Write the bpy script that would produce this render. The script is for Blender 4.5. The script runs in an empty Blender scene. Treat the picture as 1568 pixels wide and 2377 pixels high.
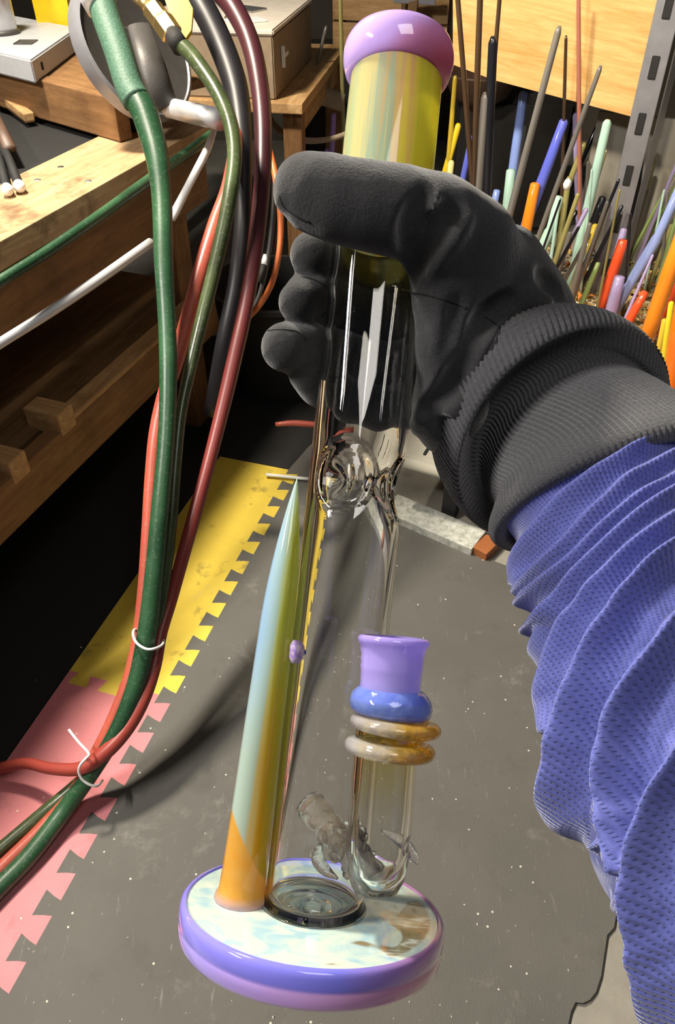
import bpy, bmesh, math, random
import numpy as np
from mathutils import Vector, Matrix
from mathutils.bvhtree import BVHTree

SC = bpy.context.scene
COL = SC.collection
random.seed(7)
rng = np.random.default_rng(7)

# ------------------------------------------------------------------ camera
CAM_H, PITCH, FPX, W, H = 1.4, math.radians(41.0), 1785.0, 1568, 2377
cd = bpy.data.cameras.new('camera')
cd.sensor_fit = 'VERTICAL'; cd.sensor_height = 36.0; cd.lens = 36.0 * FPX / H
cd.clip_start = 0.02; cd.clip_end = 60
cam_ob = bpy.data.objects.new('camera', cd); COL.objects.link(cam_ob)
cam_ob.location = (0, 0, CAM_H); cam_ob.rotation_euler = (math.pi / 2 - PITCH, 0, 0)
SC.camera = cam_ob

# ------------------------------------------------------------------ world, lamps, exposure
wd = bpy.data.worlds.new('world'); SC.world = wd; wd.use_nodes = True
bg = wd.node_tree.nodes['Background']
bg.inputs['Color'].default_value = (0.80, 0.88, 1.0, 1); bg.inputs['Strength'].default_value = 0.018

def area(name, loc, target, sx, sy, power, color):
    ld = bpy.data.lights.new(name, 'AREA'); ld.shape = 'RECTANGLE'; ld.size = sx; ld.size_y = sy
    ld.energy = power; ld.color = color
    lo = bpy.data.objects.new(name, ld); COL.objects.link(lo); lo.location = loc
    lo.rotation_euler = (Vector(target) - Vector(loc)).to_track_quat('-Z', 'Y').to_euler()
    return lo
area('bench_lamp', (-0.95, 1.75, 2.5), (0.05, 0.9, 0.6), 0.22, 0.22, 70, (1.0, 0.90, 0.74))
area('glove_fill', (0.25, -0.15, 2.5), (0.1, 0.5, 1.1), 0.6, 0.6, 6, (1.0, 0.95, 0.88))  # unseen fill added to lift the dark side of the glove
area('ceiling_tube_lamp', (-1.60, 0.30, 2.4), (0.0, 0.5, 0.8), 0.6, 0.10, 42, (1.0, 0.95, 0.88))
sd = bpy.data.lights.new('rack_fill_spot', 'SPOT'); sd.energy = 130; sd.color = (1.0, 0.86, 0.64); sd.spot_size = math.radians(46); sd.spot_blend = 0.5; sd.shadow_soft_size = 0.08  # unseen spot added to brighten the rods and plywood
so = bpy.data.objects.new('rack_fill_spot', sd); COL.objects.link(so); so.location = (0.05, 0.9, 2.5)
so.rotation_euler = (Vector((1.0, 2.5, 0.55)) - so.location).to_track_quat('-Z', 'Y').to_euler()
SC.view_settings.view_transform = 'Standard'; SC.view_settings.look = 'None'
SC.view_settings.gamma = 1.0; SC.view_settings.use_curve_mapping = False
SC.view_settings.exposure = 0.55

# ------------------------------------------------------------------ helpers: space
_r = Vector((1, 0, 0)); _u = Vector((0, math.sin(PITCH), math.cos(PITCH))); _f = Vector((0, math.cos(PITCH), -math.sin(PITCH)))
CP = Vector((0, 0, CAM_H))
def ray(px, py):
    return _f + _r * ((px - W / 2) / FPX) + _u * ((H / 2 - py) / FPX)
def at(px, py, d):                      # point seen at a pixel, d metres deep
    return CP + ray(px, py) * d
def onz(px, py, z):                     # ... on the horizontal plane z
    D = ray(px, py); return CP + D * ((z - CAM_H) / D.z)
def onplane(px, py, p, n):
    D = ray(px, py); return CP + D * ((Vector(p) - CP).dot(n) / D.dot(n))
def proj(P):
    q = Vector(P) - CP; d = q.dot(_f)
    return W / 2 + q.dot(_r) / d * FPX, H / 2 - q.dot(_u) / d * FPX, d
def pxsize(px, d): return px * d / FPX

# ------------------------------------------------------------------ helpers: objects
WM = {}
def tagit(o, label=None, cat=None, group=None, kind=None):
    if label: o['label'] = label
    if cat: o['category'] = cat
    if group: o['group'] = group
    if kind: o['kind'] = kind
    return o
def thing(name, label, cat, loc, group=None):
    o = bpy.data.objects.new(name, None); COL.objects.link(o)
    o.location = loc; o.empty_display_size = 0.05
    WM[o.name] = Matrix.Translation(Vector(loc))
    return tagit(o, label, cat, group)
def place(o, M, parent=None):
    WM[o.name] = M.copy()
    if parent is not None:
        o.parent = parent
        o.matrix_basis = WM[parent.name].inverted() @ M
    else:
        o.matrix_basis = M
def mk(name, vf, mat, parent=None, M=None, smooth=True, sharp=None, uv=None):
    """verts in world space (M None) or in the local space of M"""
    v, f = vf[0], vf[1]
    v = np.array([tuple(p) for p in v], dtype=float)
    if M is None:
        c = (v.min(0) + v.max(0)) / 2
        M = Matrix.Translation(Vector(c)); v = v - c
    me = bpy.data.meshes.new(name)
    me.from_pydata(v.tolist(), [], [tuple(int(i) for i in q) for q in f])
    me.update()
    if uv is not None:
        ul = me.uv_layers.new(name='UVMap')
        li = np.zeros(len(me.loops), dtype=np.int32); me.loops.foreach_get('vertex_index', li)
        ul.data.foreach_set('uv', np.asarray(uv)[li].astype(np.float32).ravel())
    if smooth:
        me.polygons.foreach_set('use_smooth', [True] * len(me.polygons))
        if sharp is not None: me.set_sharp_from_angle(angle=math.radians(sharp))
    if mat is not None:
        me.materials.append(mat)
    o = bpy.data.objects.new(name, me); COL.objects.link(o)
    place(o, M, parent)
    return o
def fix_normals(vf):
    bm = bmesh.new()
    vs = [bm.verts.new(tuple(p)) for p in vf[0]]
    for q in vf[1]:
        try: bm.faces.new([vs[i] for i in q])
        except ValueError: pass
    bmesh.ops.recalc_face_normals(bm, faces=bm.faces)
    bm.verts.index_update()
    out = ([v.co.copy() for v in bm.verts], [[v.index for v in f.verts] for f in bm.faces])
    bm.free(); return out
def join(*vfs):
    V, F = [], []
    for v, f in vfs:
        n = len(V); V += [Vector(p) for p in v]; F += [[i + n for i in q] for q in f]
    return V, F
def boxvf(sx, sy, sz, bev=0.0, c=(0, 0, 0)):
    bm = bmesh.new(); bmesh.ops.create_cube(bm, size=1)
    for v in bm.verts: v.co = Vector((v.co.x * sx, v.co.y * sy, v.co.z * sz)) + Vector(c)
    if bev > 0: bmesh.ops.bevel(bm, geom=bm.edges[:], offset=bev, segments=2, affect='EDGES', profile=0.6)
    bm.verts.index_update()
    out = ([v.co.copy() for v in bm.verts], [[v.index for v in f.verts] for f in bm.faces])
    bm.free(); return out
def prism(poly, z0, z1):
    n = len(poly)
    V = [Vector((p[0], p[1], z0)) for p in poly] + [Vector((p[0], p[1], z1)) for p in poly]
    F = [list(range(n))[::-1], list(range(n, 2 * n))] + [[i, (i + 1) % n, n + (i + 1) % n, n + i] for i in range(n)]
    return fix_normals((V, F))
def crom(pts, n=8):
    """Catmull-Rom through rows of numbers"""
    P = np.array([list(p) for p in pts], dtype=float)
    P = np.vstack([2 * P[0] - P[1], P, 2 * P[-1] - P[-2]])
    out = []
    for i in range(1, len(P) - 2):
        p0, p1, p2, p3 = P[i - 1], P[i], P[i + 1], P[i + 2]
        for k in range(n):
            t = k / n
            out.append(0.5 * (2 * p1 + (p2 - p0) * t + (2 * p0 - 5 * p1 + 4 * p2 - p3) * t * t + (3 * p1 - p0 - 3 * p2 + p3) * t ** 3))
    out.append(P[-2])
    return np.array(out)
def frames(C):
    C = np.asarray(C, float)
    T = np.gradient(C, axis=0); T /= np.linalg.norm(T, axis=1)[:, None] + 1e-12
    a = np.array([0, 0, 1.0]) if abs(T[0][2]) < 0.9 else np.array([1.0, 0, 0])
    N = [np.cross(T[0], a)]; N[0] /= np.linalg.norm(N[0])
    for i in range(1, len(C)):
        v = N[-1] - T[i] * np.dot(N[-1], T[i]); N.append(v / np.linalg.norm(v))
    N = np.array(N); B = np.cross(T, N)
    return T, N, B
def tubevf(C, R, seg=12, caps=True, ell=1.0):
    C = np.asarray([tuple(p) for p in C], float)
    R = np.full(len(C), R) if np.isscalar(R) else np.asarray(R, float)
    T, N, B = frames(C)
    ph = np.linspace(0, 2 * np.pi, seg, endpoint=False)
    V = (C[:, None] + R[:, None, None] * (np.cos(ph)[None, :, None] * N[:, None] + ell * np.sin(ph)[None, :, None] * B[:, None])).reshape(-1, 3)
    F = []
    for i in range(len(C) - 1):
        for j in range(seg):
            k = (j + 1) % seg
            F.append([i * seg + j, i * seg + k, (i + 1) * seg + k, (i + 1) * seg + j])
    V = [tuple(v) for v in V]
    if caps:
        F.append(list(range(seg))[::-1]); F.append([(len(C) - 1) * seg + j for j in range(seg)])
    return V, F
def lathe(prof, seg=64, closed=False):
    V, F = [], []
    n = len(prof)
    idx = []
    for (r, z) in prof:
        if r < 1e-7:
            idx.append([len(V)]); V.append((0, 0, z))
        else:
            idx.append(list(range(len(V), len(V) + seg)))
            for j in range(seg):
                a = 2 * math.pi * j / seg; V.append((r * math.cos(a), r * math.sin(a), z))
    rng_ = range(n if closed else n - 1)
    for i in rng_:
        A, B = idx[i], idx[(i + 1) % n]
        for j in range(seg):
            k = (j + 1) % seg
            if len(A) == 1 and len(B) == 1: continue
            if len(A) == 1: F.append([A[0], B[k], B[j]])
            elif len(B) == 1: F.append([A[j], A[k], B[0]])
            else: F.append([A[j], A[k], B[k], B[j]])
    return V, F
def frame_to(p0, p1, xhint=(1, 0, 0)):
    """matrix with origin p0 and local Z towards p1"""
    z = (Vector(p1) - Vector(p0)).normalized()
    x = Vector(xhint); x = (x - z * x.dot(z))
    if x.length < 1e-5: x = Vector((0, 1, 0)) - z * z.y
    x.normalize(); y = z.cross(x)
    M = Matrix((x, y, z)).transposed().to_4x4(); M.translation = Vector(p0)
    return M
def board_M(p0, p1, up=(0, 0, 1)):
    """matrix: origin midway, local X along p0->p1, local Z as near `up` as can be"""
    x = (Vector(p1) - Vector(p0)).normalized(); z = Vector(up); z = (z - x * z.dot(x)).normalized(); y = z.cross(x)
    M = Matrix((x, y, z)).transposed().to_4x4(); M.translation = (Vector(p0) + Vector(p1)) / 2
    return M
def board(name, p0, p1, wy, tz, mat, parent=None, up=(0, 0, 1), off=(0, 0), bev=0.003):
    M = board_M(p0, p1, up); L = (Vector(p1) - Vector(p0)).length
    return mk(name, boxvf(L, wy, tz, bev, (0, off[0], off[1])), mat, parent, M, smooth=False)

# ------------------------------------------------------------------ helpers: materials
class NT:
    def __init__(s, name):
        s.m = bpy.data.materials.new(name); s.m.use_nodes = True
        s.t = s.m.node_tree; s.t.nodes.clear()
        s.out = s.t.nodes.new('ShaderNodeOutputMaterial')
    def n(s, typ, ins=None, **kw):
        nd = s.t.nodes.new(typ)
        for k, v in kw.items(): setattr(nd, k, v)
        for k, v in (ins or {}).items(): s.set(nd.inputs[k], v)
        return nd
    def set(s, sock, v):
        if isinstance(v, bpy.types.NodeSocket): s.t.links.new(v, sock)
        elif isinstance(v, (tuple, list)) and len(v) == 3 and sock.type == 'RGBA': sock.default_value = (*v, 1)
        else: sock.default_value = v
    def coord(s, which='Object', scale=(1, 1, 1), loc=(0, 0, 0)):
        tc = s.n('ShaderNodeTexCoord')
        mp = s.n('ShaderNodeMapping', {'Vector': tc.outputs[which], 'Scale': scale, 'Location': loc})
        return mp.outputs[0]
    def noise(s, vec, scale, detail=4, rough=0.55, dist=0.0):
        return s.n('ShaderNodeTexNoise', {'Vector': vec, 'Scale': scale, 'Detail': detail, 'Roughness': rough, 'Distortion': dist}).outputs[0]
    def ramp(s, fac, stops, interp='LINEAR'):
        r = s.n('ShaderNodeValToRGB', {'Fac': fac}); cr = r.color_ramp; cr.interpolation = interp
        while len(cr.elements) < len(stops): cr.elements.new(0.5)
        for e, (p, c) in zip(cr.elements, stops):
            e.position = p; e.color = (*c, 1) if len(c) == 3 else c
        return r.outputs[0]
    def mix(s, fac, a, b, mode='MIX'):
        m = s.n('ShaderNodeMix', data_type='RGBA', blend_type=mode)
        s.set(m.inputs[0], fac); s.set(m.inputs[6], a); s.set(m.inputs[7], b)
        return m.outputs[2]
    def math(s, op, a, b=0.0, c=None, clamp=False):
        m = s.n('ShaderNodeMath', operation=op, use_clamp=clamp)
        s.set(m.inputs[0], a); s.set(m.inputs[1], b)
        if c is not None: s.set(m.inputs[2], c)
        return m.outputs[0]
    def mapr(s, v, a, b, c=0.0, d=1.0):
        m = s.n('ShaderNodeMapRange', {'Value': v, 'From Min': a, 'From Max': b, 'To Min': c, 'To Max': d})
        return m.outputs[0]
    def bump(s, h, strength=0.3, dist=0.002):
        return s.n('ShaderNodeBump', {'Height': h, 'Strength': strength, 'Distance': dist}).outputs[0]
    def pbr(s, **ins):
        b = s.n('ShaderNodeBsdfPrincipled')
        names = {'col': 'Base Color', 'rough': 'Roughness', 'metal': 'Metallic', 'trans': 'Transmission Weight', 'ior': 'IOR',
                 'spec': 'Specular IOR Level', 'normal': 'Normal', 'sheen': 'Sheen Weight', 'sheenr': 'Sheen Roughness', 'coat': 'Coat Weight',
                 'coatr': 'Coat Roughness', 'sss': 'Subsurface Weight', 'alpha': 'Alpha'}
        for k, v in ins.items(): s.set(b.inputs[names[k]], v)
        return b.outputs[0]
    def mixs(s, fac, a, b):
        m = s.n('ShaderNodeMixShader'); s.set(m.inputs[0], fac); s.set(m.inputs[1], a); s.set(m.inputs[2], b)
        return m.outputs[0]
    def done(s, sh):
        s.t.links.new(sh, s.out.inputs[0]); return s.m

def plain(name, col, rough=0.5, metal=0.0, var=0.25, vscale=30, bump=0.0, bscale=200, spec=0.5, coat=0.0):
    t = NT(name); v = t.coord()
    c = t.mix(t.noise(v, vscale, 5), tuple(x * (1 - var) for x in col), tuple(min(1, x * (1 + var)) for x in col))
    kw = dict(col=c, rough=rough, metal=metal, spec=spec, coat=coat)
    if bump: kw['normal'] = t.bump(t.noise(v, bscale, 3), bump, 0.002)
    return t.done(t.pbr(**kw))
def wood(name, light, dark, grain=18, rough=0.6, stain=0.0, stretch=(1.2, 12, 12)):
    t = NT(name); v = t.coord('Object', stretch)
    n1 = t.noise(v, grain * 0.25, 5, 0.6, 0.8)
    n2 = t.noise(v, grain * 1.6, 4, 0.7)
    f = t.math('ADD', t.math('MULTIPLY', n1, 0.7), t.math('MULTIPLY', n2, 0.35))
    c = t.ramp(f, [(0.32, dark), (0.52, tuple((a + b) / 2 for a, b in zip(light, dark))), (0.68, light)])
    if stain:
        v2 = t.coord()
        st = t.mapr(t.noise(v2, 9, 6, 0.7), 0.52, 0.68)
        c = t.mix(t.math('MULTIPLY', st, stain), c, tuple(x * 0.35 for x in dark))
    return t.done(t.pbr(col=c, rough=rough, spec=0.3, normal=t.bump(f, 0.35, 0.0015)))
def glassm(name, col=(1, 1, 1), rough=0.0, ior=1.45):
    t = NT(name)
    return t.done(t.pbr(col=col, rough=rough, trans=1.0, ior=ior, spec=0.5))
def gloss(name, col, rough=0.15, trans=0.0):
    """coloured glass rod: strong body colour, shiny, partly clear"""
    t = NT(name); v = t.coord('Object', (60, 60, 3))
    c = t.mix(t.noise(v, 3, 3), tuple(x * 0.8 for x in col), tuple(min(1, x * 1.15) for x in col))
    return t.done(t.pbr(col=c, rough=rough, trans=trans, ior=1.45, coat=0.4, coatr=0.05))

# ================================================================== MATERIALS
M_wood = wood('pine_board', (0.62, 0.40, 0.19), (0.34, 0.18, 0.065), stain=0.5)
M_woodtop = wood('worn_pine_top', (0.60, 0.41, 0.23), (0.36, 0.21, 0.10), stain=0.8)
M_woodbrown = wood('brown_timber', (0.32, 0.17, 0.07), (0.16, 0.08, 0.035), stain=0.3)
M_wooddark = wood('dark_shelf_wood', (0.22, 0.12, 0.05), (0.10, 0.055, 0.025), stain=0.3)
M_ply = wood('plywood_face', (0.86, 0.58, 0.25), (0.56, 0.28, 0.07), grain=9, rough=0.45, stretch=(1.0, 9, 5))
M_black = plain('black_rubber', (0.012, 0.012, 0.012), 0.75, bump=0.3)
M_blackhose = plain('black_hose_rubber', (0.014, 0.013, 0.016), 0.45)
M_alu = plain('brushed_metal', (0.55, 0.55, 0.57), 0.35, 0.9, 0.15, 60)
M_greymetal = plain('grey_cast_metal', (0.075, 0.070, 0.066), 0.5, 0.3, 0.2, 40, bump=0.15)
M_brass = plain('brass', (0.72, 0.52, 0.22), 0.3, 0.9, 0.2, 60)
M_yellow = plain('yellow_plastic', (0.85, 0.55, 0.01), 0.4)
M_white = plain('white_plastic', (0.85, 0.85, 0.83), 0.4, var=0.05)
M_box = plain('white_painted_metal', (0.46, 0.47, 0.49), 0.45, var=0.16, vscale=60)
M_silver = plain('silver_conduit', (0.72, 0.72, 0.74), 0.4, 0.4, 0.12)
M_card = plain('brown_cardboard', (0.30, 0.22, 0.14), 0.8)
M_paper = plain('cream_paper', (0.72, 0.64, 0.54), 0.8, var=0.2, vscale=25)
M_tan = plain('tan_foam', (0.33, 0.26, 0.18), 0.85)
M_bowl = plain('brown_ceramic', (0.10, 0.055, 0.035), 0.5)
M_steel = plain('galvanised_post', (0.30, 0.30, 0.33), 0.45, 0.5, 0.3, 15)
M_deck = plain('painted_shelf_deck', (0.36, 0.34, 0.28), 0.6, 0.0, 0.2, 12)
M_panel = plain('grey_board', (0.30, 0.28, 0.235), 0.8, 0, 0.3, 6)
def hose_mat(name, col, col2, rough=0.38):
    t = NT(name); v = t.coord()
    c = t.mix(t.mapr(t.noise(v, 7, 4), 0.4, 0.6), col, col2)
    c = t.mix(t.math('MULTIPLY', t.mapr(t.noise(v, 160, 3), 0.56, 0.72), 0.14), c, (0.45, 0.45, 0.40))
    return t.done(t.pbr(col=c, rough=rough, spec=0.55, normal=t.bump(t.noise(v, 300, 2), 0.15, 0.001)))
M_green = hose_mat('green_rubber_hose', (0.016, 0.062, 0.026), (0.034, 0.105, 0.045))
M_olive = hose_mat('olive_rubber_hose', (0.038, 0.052, 0.020), (0.075, 0.105, 0.040), 0.3)
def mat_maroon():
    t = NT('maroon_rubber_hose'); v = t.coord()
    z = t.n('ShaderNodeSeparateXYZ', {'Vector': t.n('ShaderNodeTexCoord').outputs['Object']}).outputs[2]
    c = t.mix(t.mapr(t.math('ADD', z, t.math('MULTIPLY', t.noise(v, 7, 4), 0.2)), 0.35, -0.25), (0.055, 0.013, 0.018), (0.34, 0.055, 0.04))  # shade on the upper hose and light on the lower put into the colour
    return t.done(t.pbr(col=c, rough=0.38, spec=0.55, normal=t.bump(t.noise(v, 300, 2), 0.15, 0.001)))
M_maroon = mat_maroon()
M_red = hose_mat('red_rubber_hose', (0.50, 0.10, 0.06), (0.40, 0.075, 0.05))
M_orangec = plain('orange_cable', (0.60, 0.15, 0.04), 0.45)
M_sleevetop = plain('speckled_green_sleeve', (0.065, 0.145, 0.095), 0.55, 0, 0.85, 240, bump=0.4, bscale=300)

def mat_floor():
    t = NT('concrete_floor'); v = t.coord()
    n = t.noise(v, 5, 8, 0.65)
    c = t.ramp(n, [(0.3, (0.20, 0.18, 0.15)), (0.5, (0.27, 0.25, 0.21)), (0.7, (0.34, 0.32, 0.27))])
    return t.done(t.pbr(col=c, rough=0.8, normal=t.bump(t.noise(v, 90, 5), 0.4, 0.002)))
M_floor = mat_floor()
def mat_foam(name, base, speck=0.8, dirt=0.5, blot=(0.05, 0.045, 0.035)):
    t = NT(name); v = t.coord()
    n = t.noise(v, 4.5, 7, 0.62)
    c = t.mix(n, tuple(x * 0.72 for x in base), tuple(min(1, x * 1.28) for x in base))
    d = t.math('MULTIPLY', t.mapr(t.noise(v, 11, 6, 0.7), 0.56, 0.72), dirt)
    c = t.mix(d, c, blot)
    vo = t.n('ShaderNodeTexVoronoi', {'Vector': v, 'Scale': 42.0})
    dot = t.math('LESS_THAN', vo.outputs['Distance'], 0.085)
    keep = t.math('GREATER_THAN', t.noise(v, 14, 2), 0.52)
    c = t.mix(t.math('MULTIPLY', t.math('MULTIPLY', dot, keep), speck), c, (0.75, 0.72, 0.62))
    sc = t.mapr(t.noise(t.coord('Object', (30, 5, 1)), 3, 6, 0.7), 0.62, 0.75)
    c = t.mix(t.math('MULTIPLY', sc, 0.3), c, (0.45, 0.44, 0.42))
    wn = t.math('MULTIPLY', t.mapr(t.noise(v, 6.5, 8, 0.75, 0.6), 0.58, 0.74), 0.35)
    c = t.mix(t.math('MULTIPLY', wn, t.mapr(t.noise(v, 60, 5, 0.7), 0.4, 0.6)), c, (0.42, 0.40, 0.36))
    return t.done(t.pbr(col=c, rough=0.75, normal=t.bump(t.noise(v, 240, 4), 0.35, 0.0015)))
M_matgrey = mat_foam('grey_foam_mat', (0.105, 0.100, 0.088), 0.7, 0.25)
M_matyellow = mat_foam('yellow_foam_mat', (0.72, 0.53, 0.06), 0.1, 0.75)
M_matpink = mat_foam('pink_foam_mat', (0.66, 0.22, 0.24), 0.7, 0.35)
def mat_marble():
    t = NT('mottled_white_board'); v = t.coord()
    c = t.ramp(t.noise(v, 60, 6, 0.7), [(0.35, (0.30, 0.32, 0.27)), (0.55, (0.55, 0.55, 0.49)), (0.7, (0.66, 0.65, 0.60))])
    return t.done(t.pbr(col=c, rough=0.6))
M_marble = mat_marble()

# --- pipe glass
M_clear = glassm('clear_glass', (0.97, 0.975, 0.965))
def opal(name, colfn, clear=0.3, rough=0.08, glasscol=None, trl=0.22, bumpn=0):
    """fumed or opal glass: body colour that both reflects and passes light, under a clear skin"""
    t = NT(name); v = t.n('ShaderNodeTexCoord').outputs['Object']
    c = colfn(t, v)
    kw = {'normal': t.bump(t.noise(v, bumpn, 2), 0.5, 0.002)} if bumpn else {}
    g = t.pbr(col=(glasscol if glasscol else c), rough=rough * 0.5, trans=1.0, ior=1.45, **kw)
    d = t.pbr(col=c, rough=rough, coat=0.6, coatr=0.03, **kw)
    tr = t.n('ShaderNodeBsdfTranslucent', {'Color': c}).outputs[0]
    body = t.mixs(trl, d, tr)
    cl = clear(t, v) if callable(clear) else clear
    return t.done(t.mixs(cl, body, g))
def azim(t, v, off=0.0):
    s = t.n('ShaderNodeSeparateXYZ', {'Vector': v})
    a = t.math('ARCTAN2', s.outputs[1], s.outputs[0])
    return s, a
def lip_col(t, v):
    s, a = azim(t, v)
    f = t.math('ADD', t.mapr(s.outputs[0], -0.03, 0.03), t.math('MULTIPLY', t.mapr(s.outputs[2], 0.0, 0.02), -0.45))
    f = t.math('ADD', f, t.math('MULTIPLY', t.noise(v, 40, 3), 0.25))
    return t.ramp(f, [(0.05, (0.72, 0.54, 0.96)), (0.35, (0.66, 0.46, 0.94)), (0.58, (0.62, 0.27, 0.50)), (0.9, (0.46, 0.11, 0.16))])
M_lip = opal('purple_opal_glass', lip_col, 0.12)
def neck_col(t, v):
    s = t.n('ShaderNodeSeparateXYZ', {'Vector': v})
    st = t.noise(t.n('ShaderNodeMapping', {'Vector': v, 'Scale': (1, 1, 0.03)}).outputs[0], 210, 2)
    f = t.math('ADD', t.mapr(s.outputs[0], -0.028, 0.028), t.math('MULTIPLY', t.math('SUBTRACT', st, 0.5), 0.9))
    return t.ramp(f, [(0.05, (0.62, 0.72, 0.46)), (0.22, (0.95, 0.80, 0.40)), (0.36, (0.48, 0.66, 0.55)), (0.50, (0.88, 0.60, 0.30)), (0.62, (0.92, 0.84, 0.14)), (0.8, (0.78, 0.78, 0.10)), (0.97, (0.88, 0.72, 0.06))])
M_neck = opal('fumed_yellow_green_glass', neck_col, 0.25, trl=0.5)
def tusk_col(t, v):
    s = t.n('ShaderNodeSeparateXYZ', {'Vector': v})
    st = t.noise(t.n('ShaderNodeMapping', {'Vector': v, 'Scale': (1, 1, 0.02)}).outputs[0], 300, 2)
    x = t.math('ADD', s.outputs[0], t.math('MULTIPLY', t.math('SUBTRACT', s.outputs[2], 0.0), 0.012))
    rad = t.mapr(s.outputs[2], 0.0, 0.23, 0.0120, 0.0065)
    f = t.math('ADD', t.math('MULTIPLY_ADD', t.math('DIVIDE', s.outputs[0], rad), 0.5, 0.5), t.math('MULTIPLY', t.math('SUBTRACT', st, 0.5), 0.35))
    hi = t.ramp(f, [(0.10, (0.36, 0.55, 0.78)), (0.42, (0.46, 0.64, 0.62)), (0.62, (0.62, 0.66, 0.22)), (0.74, (0.45, 0.42, 0.02)), (0.95, (0.50, 0.47, 0.06))])  # blue left, amber right: light scattering in the glass put into the colour
    lo = t.ramp(f, [(0.08, (0.48, 0.62, 0.56)), (0.45, (0.40, 0.50, 0.40)), (0.62, (0.62, 0.40, 0.08)), (0.76, (0.58, 0.32, 0.01)), (0.95, (0.42, 0.34, 0.03))])
    z = t.math('ADD', s.outputs[2], t.math('MULTIPLY', t.noise(v, 30, 2), 0.03))
    c = t.mix(t.mapr(z, 0.09, 0.15), lo, hi)
    # orange band at the foot, its upper edge running diagonally round
    edge = t.math('SUBTRACT', t.math('SUBTRACT', 0.030, t.math('MULTIPLY', s.outputs[0], 1.5)), s.outputs[2])
    c = t.mix(t.mapr(edge, -0.0008, 0.0008), c, t.mix(t.noise(v, 120, 3), (0.78, 0.33, 0.02), (0.72, 0.45, 0.12)))
    c = t.mix(t.mapr(s.outputs[2], 0.006, 0.0), c, (0.52, 0.42, 0.55))
    return c
M_tusk = opal('fumed_blue_amber_glass', tusk_col, 0.10, trl=0.35)
def plate_col(t, v):
    s = t.n('ShaderNodeSeparateXYZ', {'Vector': v})
    sw = t.noise(t.n('ShaderNodeMapping', {'Vector': v, 'Scale': (1, 1.4, 1)}).outputs[0], 38, 3, 0.5, 1.5)
    c = t.ramp(sw, [(0.36, (0.40, 0.60, 0.68)), (0.52, (0.60, 0.73, 0.66)), (0.7, (0.72, 0.78, 0.64))])
    n = t.noise(v, 30, 2, 0.5, 0.6)
    w = t.math('ADD', t.math('MULTIPLY', s.outputs[0], 9.0), t.math('MULTIPLY', s.outputs[1], -5.0))
    f = t.math('ADD', w, t.math('MULTIPLY', t.math('SUBTRACT', n, 0.5), 1.0))
    edge = t.mapr(f, 0.42, 0.45)
    sw2 = t.noise(t.n('ShaderNodeMapping', {'Vector': v, 'Scale': (0.35, 1.7, 1), 'Rotation': (0, 0, -0.35)}).outputs[0], 42, 2, 0.45, 0.9)
    tan = t.ramp(sw2, [(0.42, (0.27, 0.22, 0.12)), (0.52, (0.36, 0.31, 0.19)), (0.545, (0.85, 0.88, 0.80)), (0.575, (0.40, 0.35, 0.22)), (0.7, (0.56, 0.60, 0.50))])
    rad = t.math('SQRT', t.math('ADD', t.math('POWER', s.outputs[0], 2.0), t.math('POWER', s.outputs[1], 2.0)))
    edge = t.math('MULTIPLY', edge, t.mapr(rad, 0.0600, 0.0585))
    return t.mix(edge, c, tan)
M_plate = opal('mint_opal_glass', plate_col, 0.10, 0.12)
def rim_col(t, v):
    s = t.n('ShaderNodeSeparateXYZ', {'Vector': v})
    hi = t.ramp(t.mapr(s.outputs[0], -0.065, 0.065), [(0.1, (0.30, 0.27, 0.90)), (0.6, (0.22, 0.22, 0.80)), (0.9, (0.46, 0.24, 0.46))])
    lo = t.ramp(t.mapr(s.outputs[0], -0.065, 0.065), [(0.1, (0.44, 0.36, 0.90)), (0.5, (0.60, 0.36, 0.72)), (0.9, (0.60, 0.26, 0.36))])
    return t.mix(t.mapr(s.outputs[2], -0.0075, -0.0095), hi, lo)
M_rim = opal('violet_opal_glass', rim_col, 0.12)
def cup_col(t, v):
    s = t.n('ShaderNodeSeparateXYZ', {'Vector': v})
    return t.ramp(t.mapr(s.outputs[2], 0.085, 0.14), [(0.0, (0.34, 0.38, 0.92)), (0.25, (0.50, 0.42, 0.88)), (0.9, (0.48, 0.36, 0.88))])
M_cup = opal('purple_cup_glass', cup_col, 0.38)
M_blueband = opal('blue_band_glass', lambda t, v: t.mix(t.noise(v, 140, 2), (0.16, 0.25, 0.92), (0.34, 0.46, 0.95)), 0.5, bumpn=120)
def maria_col(t, v):
    s = t.n('ShaderNodeSeparateXYZ', {'Vector': v})
    f = t.math('ADD', t.mapr(s.outputs[0], -0.022, 0.022), t.math('MULTIPLY', t.math('SUBTRACT', t.noise(v, 120, 3), 0.5), 0.7))
    return t.ramp(f, [(0.1, (0.86, 0.84, 0.88)), (0.42, (0.86, 0.74, 0.52)), (0.65, (0.92, 0.60, 0.10)), (1.0, (0.94, 0.48, 0.03))])
M_maria = opal('amber_ring_glass', maria_col, 0.70, rough=0.03, bumpn=170)
def stem_glass():
    t = NT('amber_to_clear_glass'); v = t.n('ShaderNodeTexCoord').outputs['Object']
    s = t.n('ShaderNodeSeparateXYZ', {'Vector': v})
    c = t.mix(t.mapr(s.outputs[2], 0.035, 0.095), (0.98, 0.98, 0.96), (0.92, 0.80, 0.22))
    return t.done(t.pbr(col=c, rough=0.0, trans=1.0, ior=1.47))
M_stem = stem_glass()
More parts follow.
